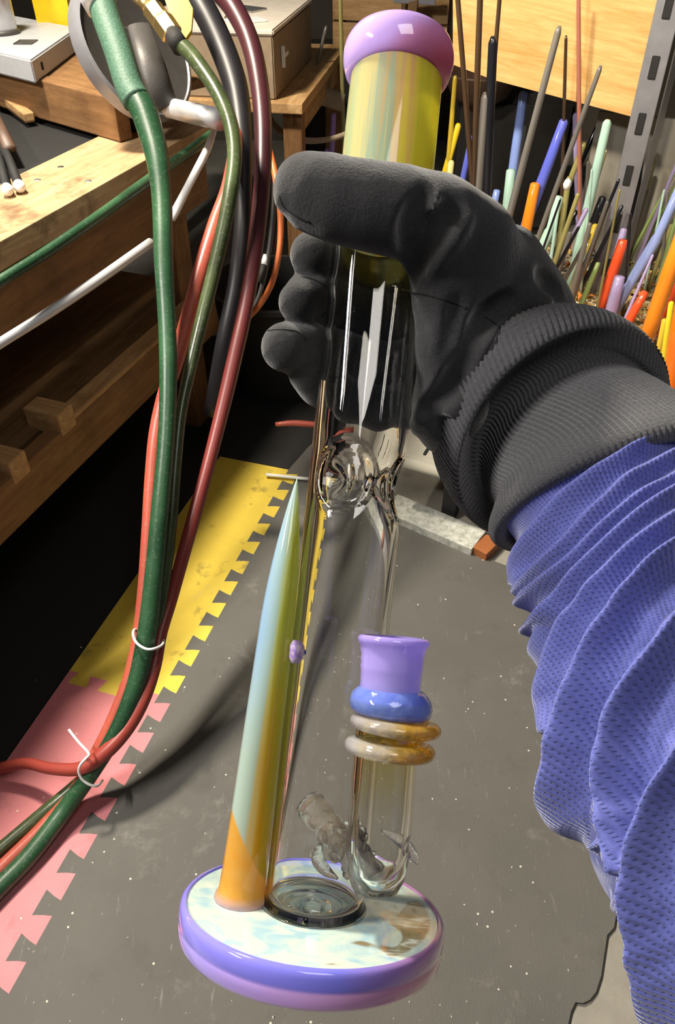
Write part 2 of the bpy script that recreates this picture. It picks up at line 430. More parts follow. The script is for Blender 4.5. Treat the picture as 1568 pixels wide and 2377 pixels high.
def tube_glass():
    t = NT('clear_to_olive_glass'); v = t.n('ShaderNodeTexCoord').outputs['Object']
    s = t.n('ShaderNodeSeparateXYZ', {'Vector': v})
    x = t.mapr(s.outputs[0], -0.012, 0.024)
    c = t.mix(t.math('MULTIPLY', t.mapr(s.outputs[2], 0.30, 0.36), x), (0.98, 0.98, 0.975), (0.74, 0.66, 0.10))
    return t.done(t.pbr(col=c, rough=0.0, trans=1.0, ior=1.47))
M_tube = tube_glass()
def diff_glass():
    t = NT('frosted_diffuser_glass'); v = t.coord()
    nb = t.bump(t.noise(v, 500, 3), 0.6, 0.001)
    g = t.pbr(col=(0.99, 0.97, 0.94), rough=0.03, trans=1.0, ior=1.45, normal=nb)
    d = t.pbr(col=(0.86, 0.82, 0.74), rough=0.2, normal=nb)
    return t.done(t.mixs(0.10, g, d))
M_diff = diff_glass()
M_dot = opal('pale_lavender_glass', lambda t, v: t.mix(t.mapr(t.noise(v, 300, 3), 0.4, 0.6), (0.42, 0.26, 0.74), (0.80, 0.66, 0.86)), 0.15)

# --- cloth
def mat_glove():
    t = NT('black_fleece_glove'); v = t.coord()
    n = t.noise(v, 900, 3, 0.7); n2 = t.noise(v, 60, 4)
    c = t.mix(n, (0.008, 0.008, 0.009), (0.042, 0.042, 0.045))
    c = t.mix(t.math('MULTIPLY', t.mapr(n2, 0.5, 0.75), 0.3), c, (0.04, 0.04, 0.042))
    h = t.math('ADD', n, t.math('MULTIPLY', t.noise(v, 130, 3), 1.2))
    return t.done(t.pbr(col=c, rough=0.9, spec=0.2, sheen=0.5, sheenr=0.4, normal=t.bump(h, 0.5, 0.0012)))
M_glove = mat_glove()
def mat_cuff():
    t = NT('black_ribbed_knit'); v = t.coord()
    uvn = t.n('ShaderNodeTexCoord').outputs['UV']
    s = t.n('ShaderNodeSeparateXYZ', {'Vector': uvn})
    st = t.math('SINE', t.math('MULTIPLY', s.outputs[1], 2 * math.pi * 60))
    c = t.mix(t.noise(v, 700, 3), (0.022, 0.022, 0.025), (0.075, 0.075, 0.082))
    h = t.math('ADD', t.noise(v, 800, 3), t.math('MULTIPLY', st, 0.08))
    return t.done(t.pbr(col=c, rough=0.9, spec=0.2, sheen=0.3, sheenr=0.5, normal=t.bump(h, 0.5, 0.001)))
M_cuff = mat_cuff()
def mat_sleeve():
    t = NT('blue_waffle_knit'); v = t.coord()
    uvn = t.n('ShaderNodeTexCoord').outputs['UV']
    s = t.n('ShaderNodeSeparateXYZ', {'Vector': uvn})
    wob = t.math('MULTIPLY', t.math('SUBTRACT', t.noise(v, 120, 2), 0.5), 1.0)
    a = t.math('SINE', t.math('ADD', t.math('MULTIPLY', s.outputs[0], 2 * math.pi * 176), wob))
    b = t.math('SINE', t.math('ADD', t.math('MULTIPLY', s.outputs[1], 2 * math.pi * 210), wob))
    pit = t.math('MULTIPLY', t.mapr(a, -0.2, -0.9), t.mapr(b, 0.1, 0.9))
    c = t.mix(t.noise(v, 500, 3), (0.060, 0.070, 0.25), (0.145, 0.165, 0.46))
    c = t.mix(t.math('MULTIPLY', pit, 0.55), c, (0.015, 0.018, 0.05))
    h = t.math('SUBTRACT', t.math('MULTIPLY', a, 0.6), pit)
    return t.done(t.pbr(col=c, rough=0.9, spec=0.2, sheen=0.4, sheenr=0.4, normal=t.bump(h, 0.4, 0.0010)))
M_sleeve = mat_sleeve()

# ================================================================== STRUCTURE
o = mk('floor', boxvf(8.0, 9.0, 0.1, 0, (0.4, 2.0, -0.05)), M_floor, smooth=False); tagit(o, kind='structure')
M_wall = plain('workshop_wall', (0.10, 0.085, 0.065), 0.9, 0, 0.3, 3)
o = mk('wall_back', boxvf(8.0, 0.1, 2.8, 0, (0.4, 5.2, 1.4)), M_wall, smooth=False); tagit(o, kind='structure')
o = mk('wall_left', boxvf(0.1, 7.0, 2.8, 0, (-2.9, 1.9, 1.4)), M_wall, smooth=False); tagit(o, kind='structure')

# ------------------------------------------------------------------ floor mats (jigsaw edges interlock)
E0, E1 = onz(380, 1600, 0), onz(650, 1130, 0)
ed = (E1 - E0); ed.z = 0; ed.normalize(); en = Vector((ed.y, -ed.x, 0))
def teeth(p0, direction, normal, n, pitch, depth, flip=1):
    out = []
    for i in range(n):
        b = p0 + direction * (pitch * i)
        for (t, h) in ((0.0, 0.0), (0.30, 0.0), (0.22, 0.55), (0.18, 1.0), (0.82, 1.0), (0.78, 0.55), (0.70, 0.0)):
            out.append(b + direction * (t * pitch) + normal * (h * depth * flip))
    out.append(p0 + direction * (pitch * n))
    return out
PT = 0.0755
edge_y = teeth(E0 - ed * 0.02, ed, en, 11, PT, 0.034)                 # yellow / grey joint
edge_p = teeth(E0 - ed * (0.02 + PT * 9), ed, en, 9, PT, 0.034)       # pink / grey joint
end_yp = teeth(E0 - ed * 0.02 - en * 0.22, en, -ed, 3, 0.22 / 3, 0.03)  # yellow / pink joint
def mat_thing(name, poly, m, label):
    o = mk(name, prism([(p.x, p.y) for p in poly], 0.0005, 0.007), m, smooth=False)
    tagit(o, label, 'floor mat', 'interlocking foam floor mats')
    return o
ytop = edge_y[-1]
mat_thing('foam_mat', end_yp + edge_y[1:] + [ytop - en * 0.22], M_matyellow, 'yellow foam mat strip with jigsaw edge on the floor')
pk0 = edge_p[0]
mat_thing('foam_mat', [pk0 - en * 0.22, pk0] + edge_p[1:] + end_yp[::-1][1:], M_matpink, 'pink foam mat strip with jigsaw edge under the hoses')
torn = [onz(x, y, 0.012) for x, y in ((1700, 1500), (1560, 1900), (1470, 2060), (1432, 2125), (1428, 2150), (1412, 2168), (1405, 2215), (1398, 2262), (1386, 2300), (1372, 2318), (1356, 2326), (1338, 2324), (1328, 2345), (1318, 2390), (1300, 2600))]
far = [ytop, onz(720, 1030, 0.012), onz(925, 1190, 0.012), onz(1140, 1296, 0.012)]
mat_thing('foam_mat', [p for p in edge_p] + edge_y[1:] + far[1:] + torn + [onz(100, 2700, 0.012)], M_matgrey, 'large worn grey foam mat with torn right edge covering the floor')

lft = [pk0 - en * 0.225, ytop - en * 0.225]
bm_ = mk('floor_shade_sheet', prism([(p.x, p.y) for p in (lft[0], lft[1], ytop + ed * 0.006, onz(716, 1050, 0), onz(770, 900, 0), onz(560, 780, 0), onz(-300, 800, 0), onz(-900, 1900, 0))], 0.0005, 0.005), M_black, smooth=False)  # black sheet added where the bench's shade darkens the floor
tagit(bm_, 'black sheet added on the floor for the shade under the workbench', 'floor mat')

# loose chips and crumbs of glass on the mat
V, F = [], []
for i in range(150):
    px, py = rng.uniform(40, 1350), 2377 - 900 * rng.random() ** 1.4
    p = onz(px, py, 0.0071); s = 0.0008 + 0.0022 * rng.random() ** 3
    b = len(V)
    for k in range(4):
        a = k * 2.1 + rng.random(); V.append(p + Vector((math.cos(a) * s, math.sin(a) * s, 0)) if k < 3 else p + Vector((0, 0, s)))
    F += [[b, b + 2, b + 1], [b, b + 1, b + 3], [b + 1, b + 2, b + 3], [b + 2, b, b + 3]]
M_chip = plain('glass_crumb', (0.75, 0.72, 0.64), 0.3)
o = mk('glass_crumbs', (V, F), M_chip, smooth=False); tagit(o, 'tiny pale glass crumbs scattered over the grey mat', 'crumbs', kind='stuff')

# white strip and its rusty end on the floor
a0, a1 = onz(905, 1172, 0.02), onz(1112, 1260, 0.02)
st = thing('marble_strip', 'mottled white strip lying on the floor below the shelf', 'strip', ((a0 + a1) / 2).to_tuple()[:2] + (0.0,))
b1 = onz(1146, 1278, 0.02)
board('strip_face', a0 + Vector((0, 0, -0.004)), a1 + Vector((0, 0, -0.004)), 0.085, 0.030, M_marble, st)
M_rust = plain('rusty_brown', (0.34, 0.11, 0.03), 0.6)
o = board('end_block', a1 + (b1 - a1) * 0.04 + Vector((0, 0, -0.004)), b1 + Vector((0, 0, -0.004)), 0.066, 0.030, M_rust, st); o['label'] = 'rusty brown end'

# ================================================================== WORKBENCH
bd = Vector((math.sin(math.radians(20)), math.cos(math.radians(20)), 0)); bp = Vector((bd.y, -bd.x, 0))
F0 = onz(0, 565, 0.85); F0.z = 0
def B(s, off, z): return F0 + bd * s - bp * off + Vector((0, 0, z))   # along the bench, back from its front, height
bench = thing('workbench', 'scuffed wooden workbench with lower shelf along the left side', 'workbench', tuple(B(0.2, 0.3, 0)))
S0, S1 = -0.9, 0.86
board('top_plank', B(S0, 0.11, 0.825), B(S1, 0.11, 0.825), 0.21, 0.05, M_woodtop, bench)
board('top_plank', B(S0, 0.47, 0.815), B(S1, 0.47, 0.815), 0.50, 0.04, M_black, bench)['label'] = 'black rubber covered back of the top'
board('apron', B(S0, 0.045, 0.712), B(S1 - 0.02, 0.045, 0.712), 0.035, 0.105, M_woodbrown, bench)
board('ledge', B(S0, 0.04, 0.783), B(S1 - 0.02, 0.04, 0.783), 0.06, 0.028, M_wooddark, bench)
# lower shelf: planks across, fascia, joist ends
board('shelf_panel', B(S0, 0.36, 0.405), B(S1 - 0.05, 0.36, 0.405), 0.60, 0.02, M_wooddark, bench)
board('fascia', B(S0, 0.02, 0.362), B(S1 - 0.1, 0.02, 0.362), 0.04, 0.116, M_woodbrown, bench)
board('shelf_sunlit_streak', B(0.06, 0.025, 0.4265), B(S1 - 0.12, 0.025, 0.4265), 0.05, 0.012, M_wood, bench)  # paler wood stands in for the sunlit streak on the shelf edge
for (px, py) in ((155, 975), (45, 1085)):
    q = onplane(px, py, B(0, 0.0, 0.45), bp)
    board('joist_end', q - bp * 0.09, q + bp * 0.002, 0.052, 0.055, M_wood, bench)
for s in (0.70, -0.75):
    board('leg', B(s, 0.075, 0.0), B(s, 0.075, 0.70), 0.085, 0.05, M_woodbrown, bench, up=bp)
    board('leg', B(s, 0.66, 0.0), B(s, 0.66, 0.80), 0.085, 0.05, M_wooddark, bench, up=bp)
board('back_board', B(S0, 0.74, 0.45), B(S1, 0.74, 0.45), 0.02, 0.8, M_wooddark, bench)
# screw holes / knots on the plank
for (px, py) in ((141, 387), (205, 420), (87, 417)):
    p = onz(px, py, 0.8502)
    mk('screw', lathe([(0, 0.0004), (0.007, 0.0004), (0.008, -0.0004)], 10), M_greymetal if px == 141 else M_alu, bench, Matrix.Translation(p))

# riser on the bench with the white metal box
r0, r1 = onz(-60, 150, 0.945), onz(262, 232, 0.945)
rs = thing('riser_board', 'brown timber riser standing on the bench under the white box', 'riser', tuple((r0 + r1) / 2 - Vector((0, 0, 0.095))))
rd = (r1 - r0).normalized(); rn = Vector((-rd.y, rd.x, 0))
board('front_board', r0 + rn * 0.02 - Vector((0, 0, 0.045)), r1 + rn * 0.02 - Vector((0, 0, 0.045)), 0.04, 0.096, M_woodbrown, rs)
board('top_board', r0 + rn * 0.17 - Vector((0, 0, 0.011)), r1 + rn * 0.17 - Vector((0, 0, 0.011)), 0.26, 0.022, M_woodbrown, rs)
def slab(name, pa, pb, pc, h, mat, parent, bev=0.004):
    """box on three bottom corners: pa the near corner, pb and pc its neighbours"""
    pd = pb + pc - pa; z = Vector((0, 0, h))
    vf = fix_normals(([pa, pb, pd, pc, pa + z, pb + z, pd + z, pc + z], [[0, 1, 2, 3], [4, 5, 6, 7], [0, 1, 5, 4], [1, 2, 6, 5], [2, 3, 7, 6], [3, 0, 4, 7]]))
    bm = bmesh.new(); vs = [bm.verts.new(p) for p in vf[0]]
    for q in vf[1]: bm.faces.new([vs[i] for i in q])
    if bev: bmesh.ops.bevel(bm, geom=bm.edges[:], offset=bev, segments=2, affect='EDGES')
    bm.verts.index_update()
    out = ([v.co.copy() for v in bm.verts], [[v.index for v in f.verts] for f in bm.faces]); bm.free()
    return mk(name, out, mat, parent, smooth=False)
k0 = onz(84, 195, 0.946); kb = onz(190, 112, 0.946); kc = onz(-90, 150, 0.946)
wb = thing('metal_box', 'white painted metal box with slots, set on the timber riser', 'box', tuple(k0))
slab('box_body', k0, kb, kc, 0.052, M_box, wb)
kx = (kb - k0).normalized()
for t_ in (0.16, 0.93):
    q = k0 + (kb - k0) * t_ + Vector((0, 0, 0.026)) + Vector((kx.y, -kx.x, 0)) * 0.0005
    board('slot', q - kx * 0.006, q + kx * 0.006, 0.003, 0.018, M_black, wb)
q = k0 + (kb - k0) * 0.35 + (kc - k0) * 0.30 + Vector((0, 0, 0.0525))
board('label_plate', q - kx * 0.03, q + kx * 0.03, 0.05, 0.002, M_greymetal, wb)
# grey housing behind / left of the box
gh = thing('grey_housing', 'grey rounded metal housing at the left behind the white box', 'machine', tuple(onz(0, 70, 1.0)))
p = onz(5, 78, 0.998)
mk('housing_shell', lathe([(0, 0), (0.040, 0), (0.044, 0.005), (0.044, 0.15), (0.040, 0.17), (0, 0.175)], 32), M_alu, gh, Matrix.Translation(p))
mk('foot_ring', lathe([(0.043, 0.0), (0.049, 0.0), (0.050, 0.008), (0.044, 0.012)], 32), M_greymetal, gh, Matrix.Translation(p))
# yellow bin behind
p0 = at(105, 70, 2.35); p1 = at(180, 70, 2.35)
yb = thing('yellow_bin', 'yellow plastic bin behind the white box', 'bin', (p0.x, p0.y, 0.835))
yc = (p0 + p1) / 2
zt = 1.45
vf = fix_normals(([Vector((yc.x + sx * 0.055 * k, yc.y + sy * 0.06 * k, z)) for z, k in ((0.836, 0.9), (zt, 1.0)) for sx, sy in ((-1, -1), (1, -1), (1, 1), (-1, 1))],
                  [[0, 1, 2, 3], [0, 1, 5, 4], [1, 2, 6, 5], [2, 3, 7, 6], [3, 0, 4, 7]]))
mk('bin_wall', vf, M_yellow, yb, smooth=False)
board('bin_rim', Vector((yc.x - 0.062, yc.y - 0.062, zt)), Vector((yc.x + 0.062, yc.y - 0.062, zt)), 0.012, 0.02, M_yellow, yb)

# ------------------------------------------------------------------ round dish, its shaft, valve fittings
dc = at(298, 128, 1.80)
disc = thing('round_metal_dish', 'large grey round metal dish with raised rim behind the green hoses', 'dish', tuple(dc))
nrm = (_r * 0.76 + _u * 0.10 - _f * 0.64).normalized()
DM = frame_to(dc, dc + nrm, (0, 0, 1))
mk('dish_rim', lathe([(0.150, 0.0), (0.158, 0.004), (0.160, 0.02), (0.158, 0.036), (0.150, 0.04), (0.146, 0.034), (0.146, 0.012)], 64), M_steel, disc, DM, sharp=40)
mk('dish_face', lathe([(0, -0.004), (0.145, -0.004), (0.1485, 0.002), (0.1485, 0.036), (0.142, 0.034), (0.05, 0.026), (0.045, 0.036), (0, 0.036)], 64), M_greymetal, disc, DM, sharp=40)
pA, pB = at(392, 250, 1.74), at(512, 278, 1.66)
sh = mk('shaft', tubevf([pA, pA + (pB - pA) * 0.5, pB], [0.021, 0.022, 0.0225], 24), M_silver, disc); sh['label'] = 'silver horizontal shaft'
pA, pB = at(322, 60, 1.70), at(385, 250, 1.72)
mk('bracket', tubevf([pA, (pA + pB) / 2, pB], [0.026, 0.032, 0.030], 16, ell=0.5), M_greymetal, disc)
# the stand under the dish
fz = dc - Vector((0, 0, dc.z - 0.85))
mk('stand', tubevf([Vector((dc.x - 0.03, dc.y + 0.05, 0.85)), Vector((dc.x - 0.03, dc.y + 0.05, dc.z))], 0.02, 12), M_greymetal, disc)

vt = thing('torch_valve', 'brass valve fittings with yellow handle above the olive hose', 'valve', tuple(at(395, 60, 1.62)))
def hexnut(p0, p1, r):
    return mk('brass_nut', lathe([(0, 0), (r * 0.9, 0), (r, 0.1 * (p1 - p0).length), (r, 0.9 * (p1 - p0).length), (r * 0.9, (p1 - p0).length), (0, (p1 - p0).length)], 6), M_brass, vt, frame_to(p0, p1), smooth=False)
hexnut(at(350, 15, 1.60), at(378, 52, 1.60), 0.022)
hexnut(at(374, 44, 1.59), at(402, 84, 1.59), 0.024)
mk('valve_stem', tubevf([at(320, -10, 1.62), at(352, 18, 1.60)], 0.016, 16), M_brass, vt)
mk('ferrule', tubevf([at(400, 78, 1.585), at(420, 110, 1.575)], [0.018, 0.019], 16), M_black, vt)
hp = [at(x, y, 1.66) for x, y in ((372, -30), (430, -15), (448, 20), (444, 70), (430, 90), (405, 60))]
hn = 0.012 * _f
vf = fix_normals(([*hp, *[p + hn for p in hp]], [list(range(6)), list(range(6, 12))] + [[i, (i + 1) % 6, 6 + (i + 1) % 6, 6 + i] for i in range(6)]))
mk('yellow_handle', vf, M_yellow, vt, smooth=False)

# ------------------------------------------------------------------ clip and pliers at the left edge
def pl(px, py, z): return onz(px, py, z)
cl = thing('wooden_peg', 'tan wooden peg lying on the dark bench top', 'peg', tuple(pl(30, 240, 0.855)))
q0, q1 = pl(-30, 195, 0.875), pl(68, 272, 0.86)
board('peg_half', q0, q1, 0.028, 0.020, M_wood, cl)
board('peg_half', q0 + Vector((0.0, 0.0, -0.014)), q1 + Vector((0.0, 0.0, -0.010)), 0.026, 0.008, M_wooddark, cl)
tg = thing('pliers', 'black handled pliers with white tips at the left end of the plank', 'pliers', tuple(pl(20, 400, 0.852)))
for i, (px, py) in enumerate(((16, 438), (44, 430))):
    a = pl(-20 + 14 * i, 330 - 8 * i, 0.872); b = pl(px, py, 0.864)
    mk('handle', tubevf([a, (a + b) / 2 + Vector((0.004, 0, 0.004)), b], [0.010, 0.009, 0.010], 12), M_black, tg)
    d_ = (b - a).normalized()
    mk('white_tip', tubevf([b - d_ * 0.004, b + d_ * 0.006, b + d_ * 0.016, b + d_ * 0.021], [0.0112, 0.0125, 0.0105, 0.003], 14), M_white, tg)
a, b = pl(-30, 225, 0.875), pl(22, 345, 0.88)
mk('jaw', tubevf([a, b], [0.010, 0.016], 10, ell=0.6), M_bowl, tg)

# ================================================================== HOSES AND CABLES
def hose(name, rows, mat, label, cat='hose', group=None, seg=14, n=7):
    """rows: (pixel x, pixel y, depth, half width in pixels)"""
    R = crom(rows, n)
    C = [at(*r[:3]) for r in R]; rad = [pxsize(r[3], r[2]) for r in R]
    o = mk(name, tubevf(C, rad, seg), mat)
    return tagit(o, label, cat, group), C, rad
HG = 'rubber torch hoses hanging beside the bench'
hg, hgC, _ = hose('rubber_hose', [(300, 205, 1.52, 31), (330, 250, 1.515, 31), (348, 300, 1.51, 30), (366, 370, 1.50, 27), (376, 460, 1.49, 24), (380, 600, 1.47, 22.5), (388, 750, 1.46, 21), (391, 880, 1.45, 21), (386, 1020, 1.445, 20), (372, 1180, 1.44, 21), (356, 1350, 1.44, 22), (340, 1480, 1.44, 23), (316, 1590, 1.435, 22), (276, 1690, 1.43, 20), (222, 1780, 1.43, 19), (150, 1880, 1.43, 21), (70, 1985, 1.382, 22), (0, 2058, 1.342, 23), (-60, 2120, 1.308, 24)], M_green, 'thick dark green hose, leftmost of the hanging hoses, with speckled pale green top', group=HG)
sp = mk('speckled_sleeve', tubevf([at(*r[:3]) for r in crom([(228, -20, 1.53, 0), (250, 50, 1.528, 0), (275, 120, 1.524, 0), (300, 200, 1.519, 0), (318, 235, 1.516, 0)], 6)], [pxsize(33, 1.52)] * 25, 18), M_sleevetop, hg)
sp['label'] = 'speckled pale green top end'
mk('end_collar', tubevf([at(215, -22, 1.53), at(236, 14, 1.528)], [pxsize(38, 1.53)] * 2, 18), M_silver, hg)
hose('rubber_hose', [(414, 100, 1.58, 17), (436, 118, 1.57, 18), (466, 155, 1.55, 18), (508, 220, 1.53, 18), (536, 290, 1.52, 18), (545, 370, 1.51, 18), (530, 480, 1.50, 18), (504, 600, 1.50, 17), (472, 730, 1.49, 16), (443, 850, 1.49, 15), (420, 960, 1.485, 14), (408, 1080, 1.48, 14), (398, 1210, 1.475, 14), (382, 1350, 1.475, 14), (357, 1480, 1.475, 15), (330, 1560, 1.47, 15), (296, 1650, 1.46, 15), (246, 1740, 1.46, 15), (190, 1810, 1.46, 15), (100, 1888, 1.436, 16), (0, 1972, 1.39, 16), (-60, 2022, 1.362, 16)], M_olive, 'olive green hose curving down from the brass fittings', group=HG)
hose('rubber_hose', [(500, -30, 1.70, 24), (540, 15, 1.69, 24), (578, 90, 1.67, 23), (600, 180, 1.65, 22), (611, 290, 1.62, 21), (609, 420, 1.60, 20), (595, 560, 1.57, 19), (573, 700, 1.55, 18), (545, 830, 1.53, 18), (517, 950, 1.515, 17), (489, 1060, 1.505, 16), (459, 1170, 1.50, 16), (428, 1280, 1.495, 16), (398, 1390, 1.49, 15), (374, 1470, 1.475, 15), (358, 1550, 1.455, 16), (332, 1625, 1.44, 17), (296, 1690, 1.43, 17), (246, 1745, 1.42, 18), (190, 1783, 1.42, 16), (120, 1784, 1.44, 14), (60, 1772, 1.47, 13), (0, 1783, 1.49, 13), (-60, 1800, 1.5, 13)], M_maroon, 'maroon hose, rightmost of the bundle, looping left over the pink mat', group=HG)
hose('rubber_hose', [(430, -40, 1.78, 30), (478, 30, 1.77, 30), (520, 120, 1.75, 30), (549, 210, 1.73, 28), (562, 310, 1.71, 24), (566, 420, 1.70, 20), (562, 540, 1.70, 20), (548, 660, 1.72, 20), (520, 800, 1.75, 20), (490, 960, 1.85, 18)], M_blackhose, 'thick black hose between the olive and maroon hoses', group=HG)
hose('rubber_hose', [(505, 70, 1.80, 15), (536, 160, 1.78, 15), (552, 280, 1.72, 16), (534, 420, 1.62, 17), (500, 520, 1.58, 18), (466, 630, 1.55, 19), (436, 740, 1.53, 18), (408, 840, 1.51, 18), (382, 920, 1.50, 18), (363, 1010, 1.49, 18), (352, 1120, 1.485, 17), (345, 1240, 1.48, 17), (336, 1370, 1.475, 17), (322, 1480, 1.47, 16), (303, 1570, 1.465, 17), (268, 1660, 1.455, 16), (224, 1750, 1.45, 16), (170, 1840, 1.45, 15), (90, 1930, 1.412, 16), (0, 2018, 1.366, 17), (-60, 2080, 1.332, 17)], M_red, 'coral red hose showing along the left of the thick green hose', group=HG)
hose('orange_cable', [(622, 330, 1.75, 7), (640, 410, 1.74, 8), (651, 490, 1.72, 8), (650, 570, 1.72, 7), (634, 650, 1.74, 7), (605, 705, 1.77, 7), (575, 740, 1.8, 6)], M_orangec, 'thin orange cable beside the maroon hose', 'cable')
hose('grey_cable', [(560, 760, 1.95, 5), (600, 690, 1.93, 5), (622, 600, 1.9, 6), (634, 500, 1.88, 6), (636, 420, 1.88, 5), (628, 340, 1.9, 5)], M_greymetal, 'thin grey cable behind the orange cable', 'cable')
hose('cable_loop', [(612, 225, 2.6, 6), (628, 275, 2.6, 6), (660, 310, 2.6, 7), (710, 326, 2.6, 7), (770, 322, 2.6, 6), (830, 300, 2.6, 6)], M_tan, 'drooping beige cable loop behind the raised thumb', 'cable')
hose('flat_green_hose', [(-60, 690, 1.335, 13), (0, 652, 1.36, 13), (100, 590, 1.43, 13), (210, 515, 1.52, 12), (345, 418, 1.68, 12), (440, 350, 1.80, 11), (490, 312, 1.88, 10)], M_green, 'dark green hose lying along the bench edge under the top plank', group=None)
cdC = [(-60, 838, 1.37, 12), (0, 797, 1.395, 12), (120, 722, 1.46, 12), (240, 641, 1.54, 12), (350, 563, 1.64, 11)]
hose('white_conduit', cdC, M_silver, 'white conduit running along the bench below the apron', 'conduit', n=5)
hose('white_cable', [(398, 510, 1.72, 8), (408, 490, 1.72, 10), (430, 446, 1.73, 9), (455, 398, 1.735, 9), (480, 350, 1.74, 9), (496, 306, 1.74, 7), (500, 280, 1.74, 7)], M_white, 'short white tube hanging from the silver shaft', 'tube')

def tie(rows, label, w=2.6):
    R = crom(rows, 6)
    o = mk('zip_tie', tubevf([at(*r) for r in R], pxsize(w, 1.42), 8), M_white)
    tagit(o, label, 'zip tie', 'white zip ties round the hose bundle')
tie([(330, 1466, 1.485), (312, 1462, 1.45), (310, 1478, 1.42), (320, 1495, 1.405), (342, 1507, 1.40), (364, 1504, 1.41), (378, 1495, 1.44), (380, 1480, 1.48)], 'white zip tie around the hoses over the yellow mat', 3.2)
tie([(160, 1694, 1.42), (182, 1722, 1.405), (206, 1749, 1.395), (200, 1760, 1.385), (187, 1775, 1.385), (183, 1792, 1.39), (192, 1810, 1.395), (210, 1822, 1.40), (226, 1824, 1.41), (238, 1812, 1.44)], 'white zip tie with long tail around the hoses over the pink mat', 3.2)

# ================================================================== THINGS BEHIND
# table beyond the bench with a carton on it
t0 = onz(618, 232, 0.80)
tb = thing('side_table', 'wooden side table beyond the bench carrying the carton', 'table', (t0.x, t0.y + 0.3, 0))
TY = Vector((math.sin(math.radians(9)), math.cos(math.radians(9)), 0)); TX = Vector((TY.y, -TY.x, 0))
def T(a, b, z): return Vector((t0.x, t0.y, 0)) + TX * a + TY * b + Vector((0, 0, z))
board('table_top', T(-0.30, -0.03, 0.785), T(-0.30, 0.9, 0.785), 0.84, 0.03, M_wood, tb)
for a_, b_ in ((0.08, 0.03), (-0.68, 0.03), (0.08, 0.82), (-0.68, 0.82)):
    board('leg', T(a_, b_, 0), T(a_, b_, 0.77), 0.06, 0.06, M_woodbrown, tb, up=TX)
board('apron', T(0.09, 0.0, 0.73), T(0.09, 0.85, 0.73), 0.02, 0.08, M_wood, tb)
cb = thing('cardboard_carton', 'brown carton with cream top on the side table', 'box', tuple(T(-0.1, 0.3, 0.801)))
slab('carton_body', T(0.03, 0.0, 0.801), T(0.03, 0.62, 0.801), T(-0.42, 0.0, 0.801), 0.17, M_card, cb)
slab('carton_lid', T(0.034, -0.004, 0.972), T(0.034, 0.624, 0.972), T(-0.424, -0.004, 0.972), 0.016, M_paper, cb)
ck = T(0.038, 0.10, 0.90)
board('clip', ck, ck + TY * 0.07, 0.006, 0.012, M_white, cb); board('clip', ck + Vector((0, 0, -0.03)), ck + Vector((0, 0, 0.03)), 0.006, 0.012, M_white, cb, up=TX)
for i, (a_, b_, c_) in enumerate(((-0.08, 0.12, M_white), (-0.2, 0.2, M_paper), (-0.13, 0.33, M_alu))):
    g = tagit(mk('paper_scrap', boxvf(0.11, 0.08, 0.006, 0.002), c_, None, Matrix.Translation(T(a_, b_, 0.9915)) @ Matrix.Rotation(0.5 + i, 4, 'Z'), smooth=False),
              ('white paper scrap at the near corner of the carton', 'cream paper scrap further back on the carton', 'silver foil scrap at the back of the carton')[i], 'scrap', 'scraps on the carton')
hose('foam_roll', [(618, 192, 2.9, 20), (680, 205, 2.85, 20), (740, 220, 2.85, 20), (798, 238, 2.85, 20)], M_tan, 'tan foam roll lying behind the pipe neck', 'roll', n=3)
# black tub added in place of the shaded floor under the hose bundle
tubc = onz(628, 985, 0.0)
bt = thing('floor_shade_tub', 'black tub added for the shade on the floor behind the gloved fingers', 'tub', tuple(tubc))
mk('shade_tub_wall', lathe([(0, 0.0), (0.15, 0.0), (0.155, 0.004), (0.20, 0.34), (0.212, 0.345), (0.212, 0.36), (0.196, 0.36), (0.15, 0.012), (0, 0.012)], 48), M_black, bt, Matrix.Translation(tubc + Vector((0.02, 0.26, 0.0005))), sharp=40)
hose('red_cable', [(640, 985, 1.98, 5), (680, 982, 1.98, 7), (725, 985, 1.98, 7), (800, 990, 1.98, 6)], M_red, 'short red cable lying by the black tub added for the floor shade', 'cable', n=3)
pn = thing('marker_pen', 'dark pen with a white cap poking up by the gloved fingers', 'pen', tuple(at(612, 640, 1.9)))
mk('pen_body', tubevf([at(602, 655, 1.9), at(613, 612, 1.9)], [0.006, 0.008], 12), M_black, pn)
mk('pen_cap', tubevf([at(613, 615, 1.9), at(618, 592, 1.9)], [0.0085, 0.007], 12), M_white, pn)
# back shelf with wooden crate, behind the lip
wc = at(905, 55, 3.42)
cr = thing('wooden_crate', 'wooden crate of orange planks behind the purple lip', 'crate', (wc.x, wc.y, wc.z - 0.2))
rx = Vector((0.97, -0.25, 0)).normalized()
for i in range(4):
    z = -0.05 + 0.105 * i
    board('plank', wc - rx * 0.26 + Vector((0, 0, z)), wc + rx * 0.26 + Vector((0, 0, z)), 0.02, 0.096, M_wood, cr)
for s in (-0.24, 0.235):
    board('post', wc + rx * s + Vector((0.01, 0.03, -0.095)), wc + rx * s + Vector((0.01, 0.03, 0.4)), 0.05, 0.05, M_woodbrown, cr, up=rx)
board('batten', wc + rx * 0.06 + Vector((0, -0.022, -0.12)), wc + rx * 0.06 + Vector((0, -0.022, 0.36)), 0.03, 0.02, M_wooddark, cr, up=rx)
bk = thing('grey_bracket', 'dark grey bracket plate in front of the crate at the top edge', 'bracket', tuple(at(960, 0, 3.2)))
board('bracket_plate', at(915, -14, 3.2), at(1012, -8, 3.2), 0.03, 0.06, M_steel, bk)
board('bracket_arm', at(962, 0, 3.21), at(950, 75, 3.21), 0.02, 0.04, M_wooddark, bk, up=rx)
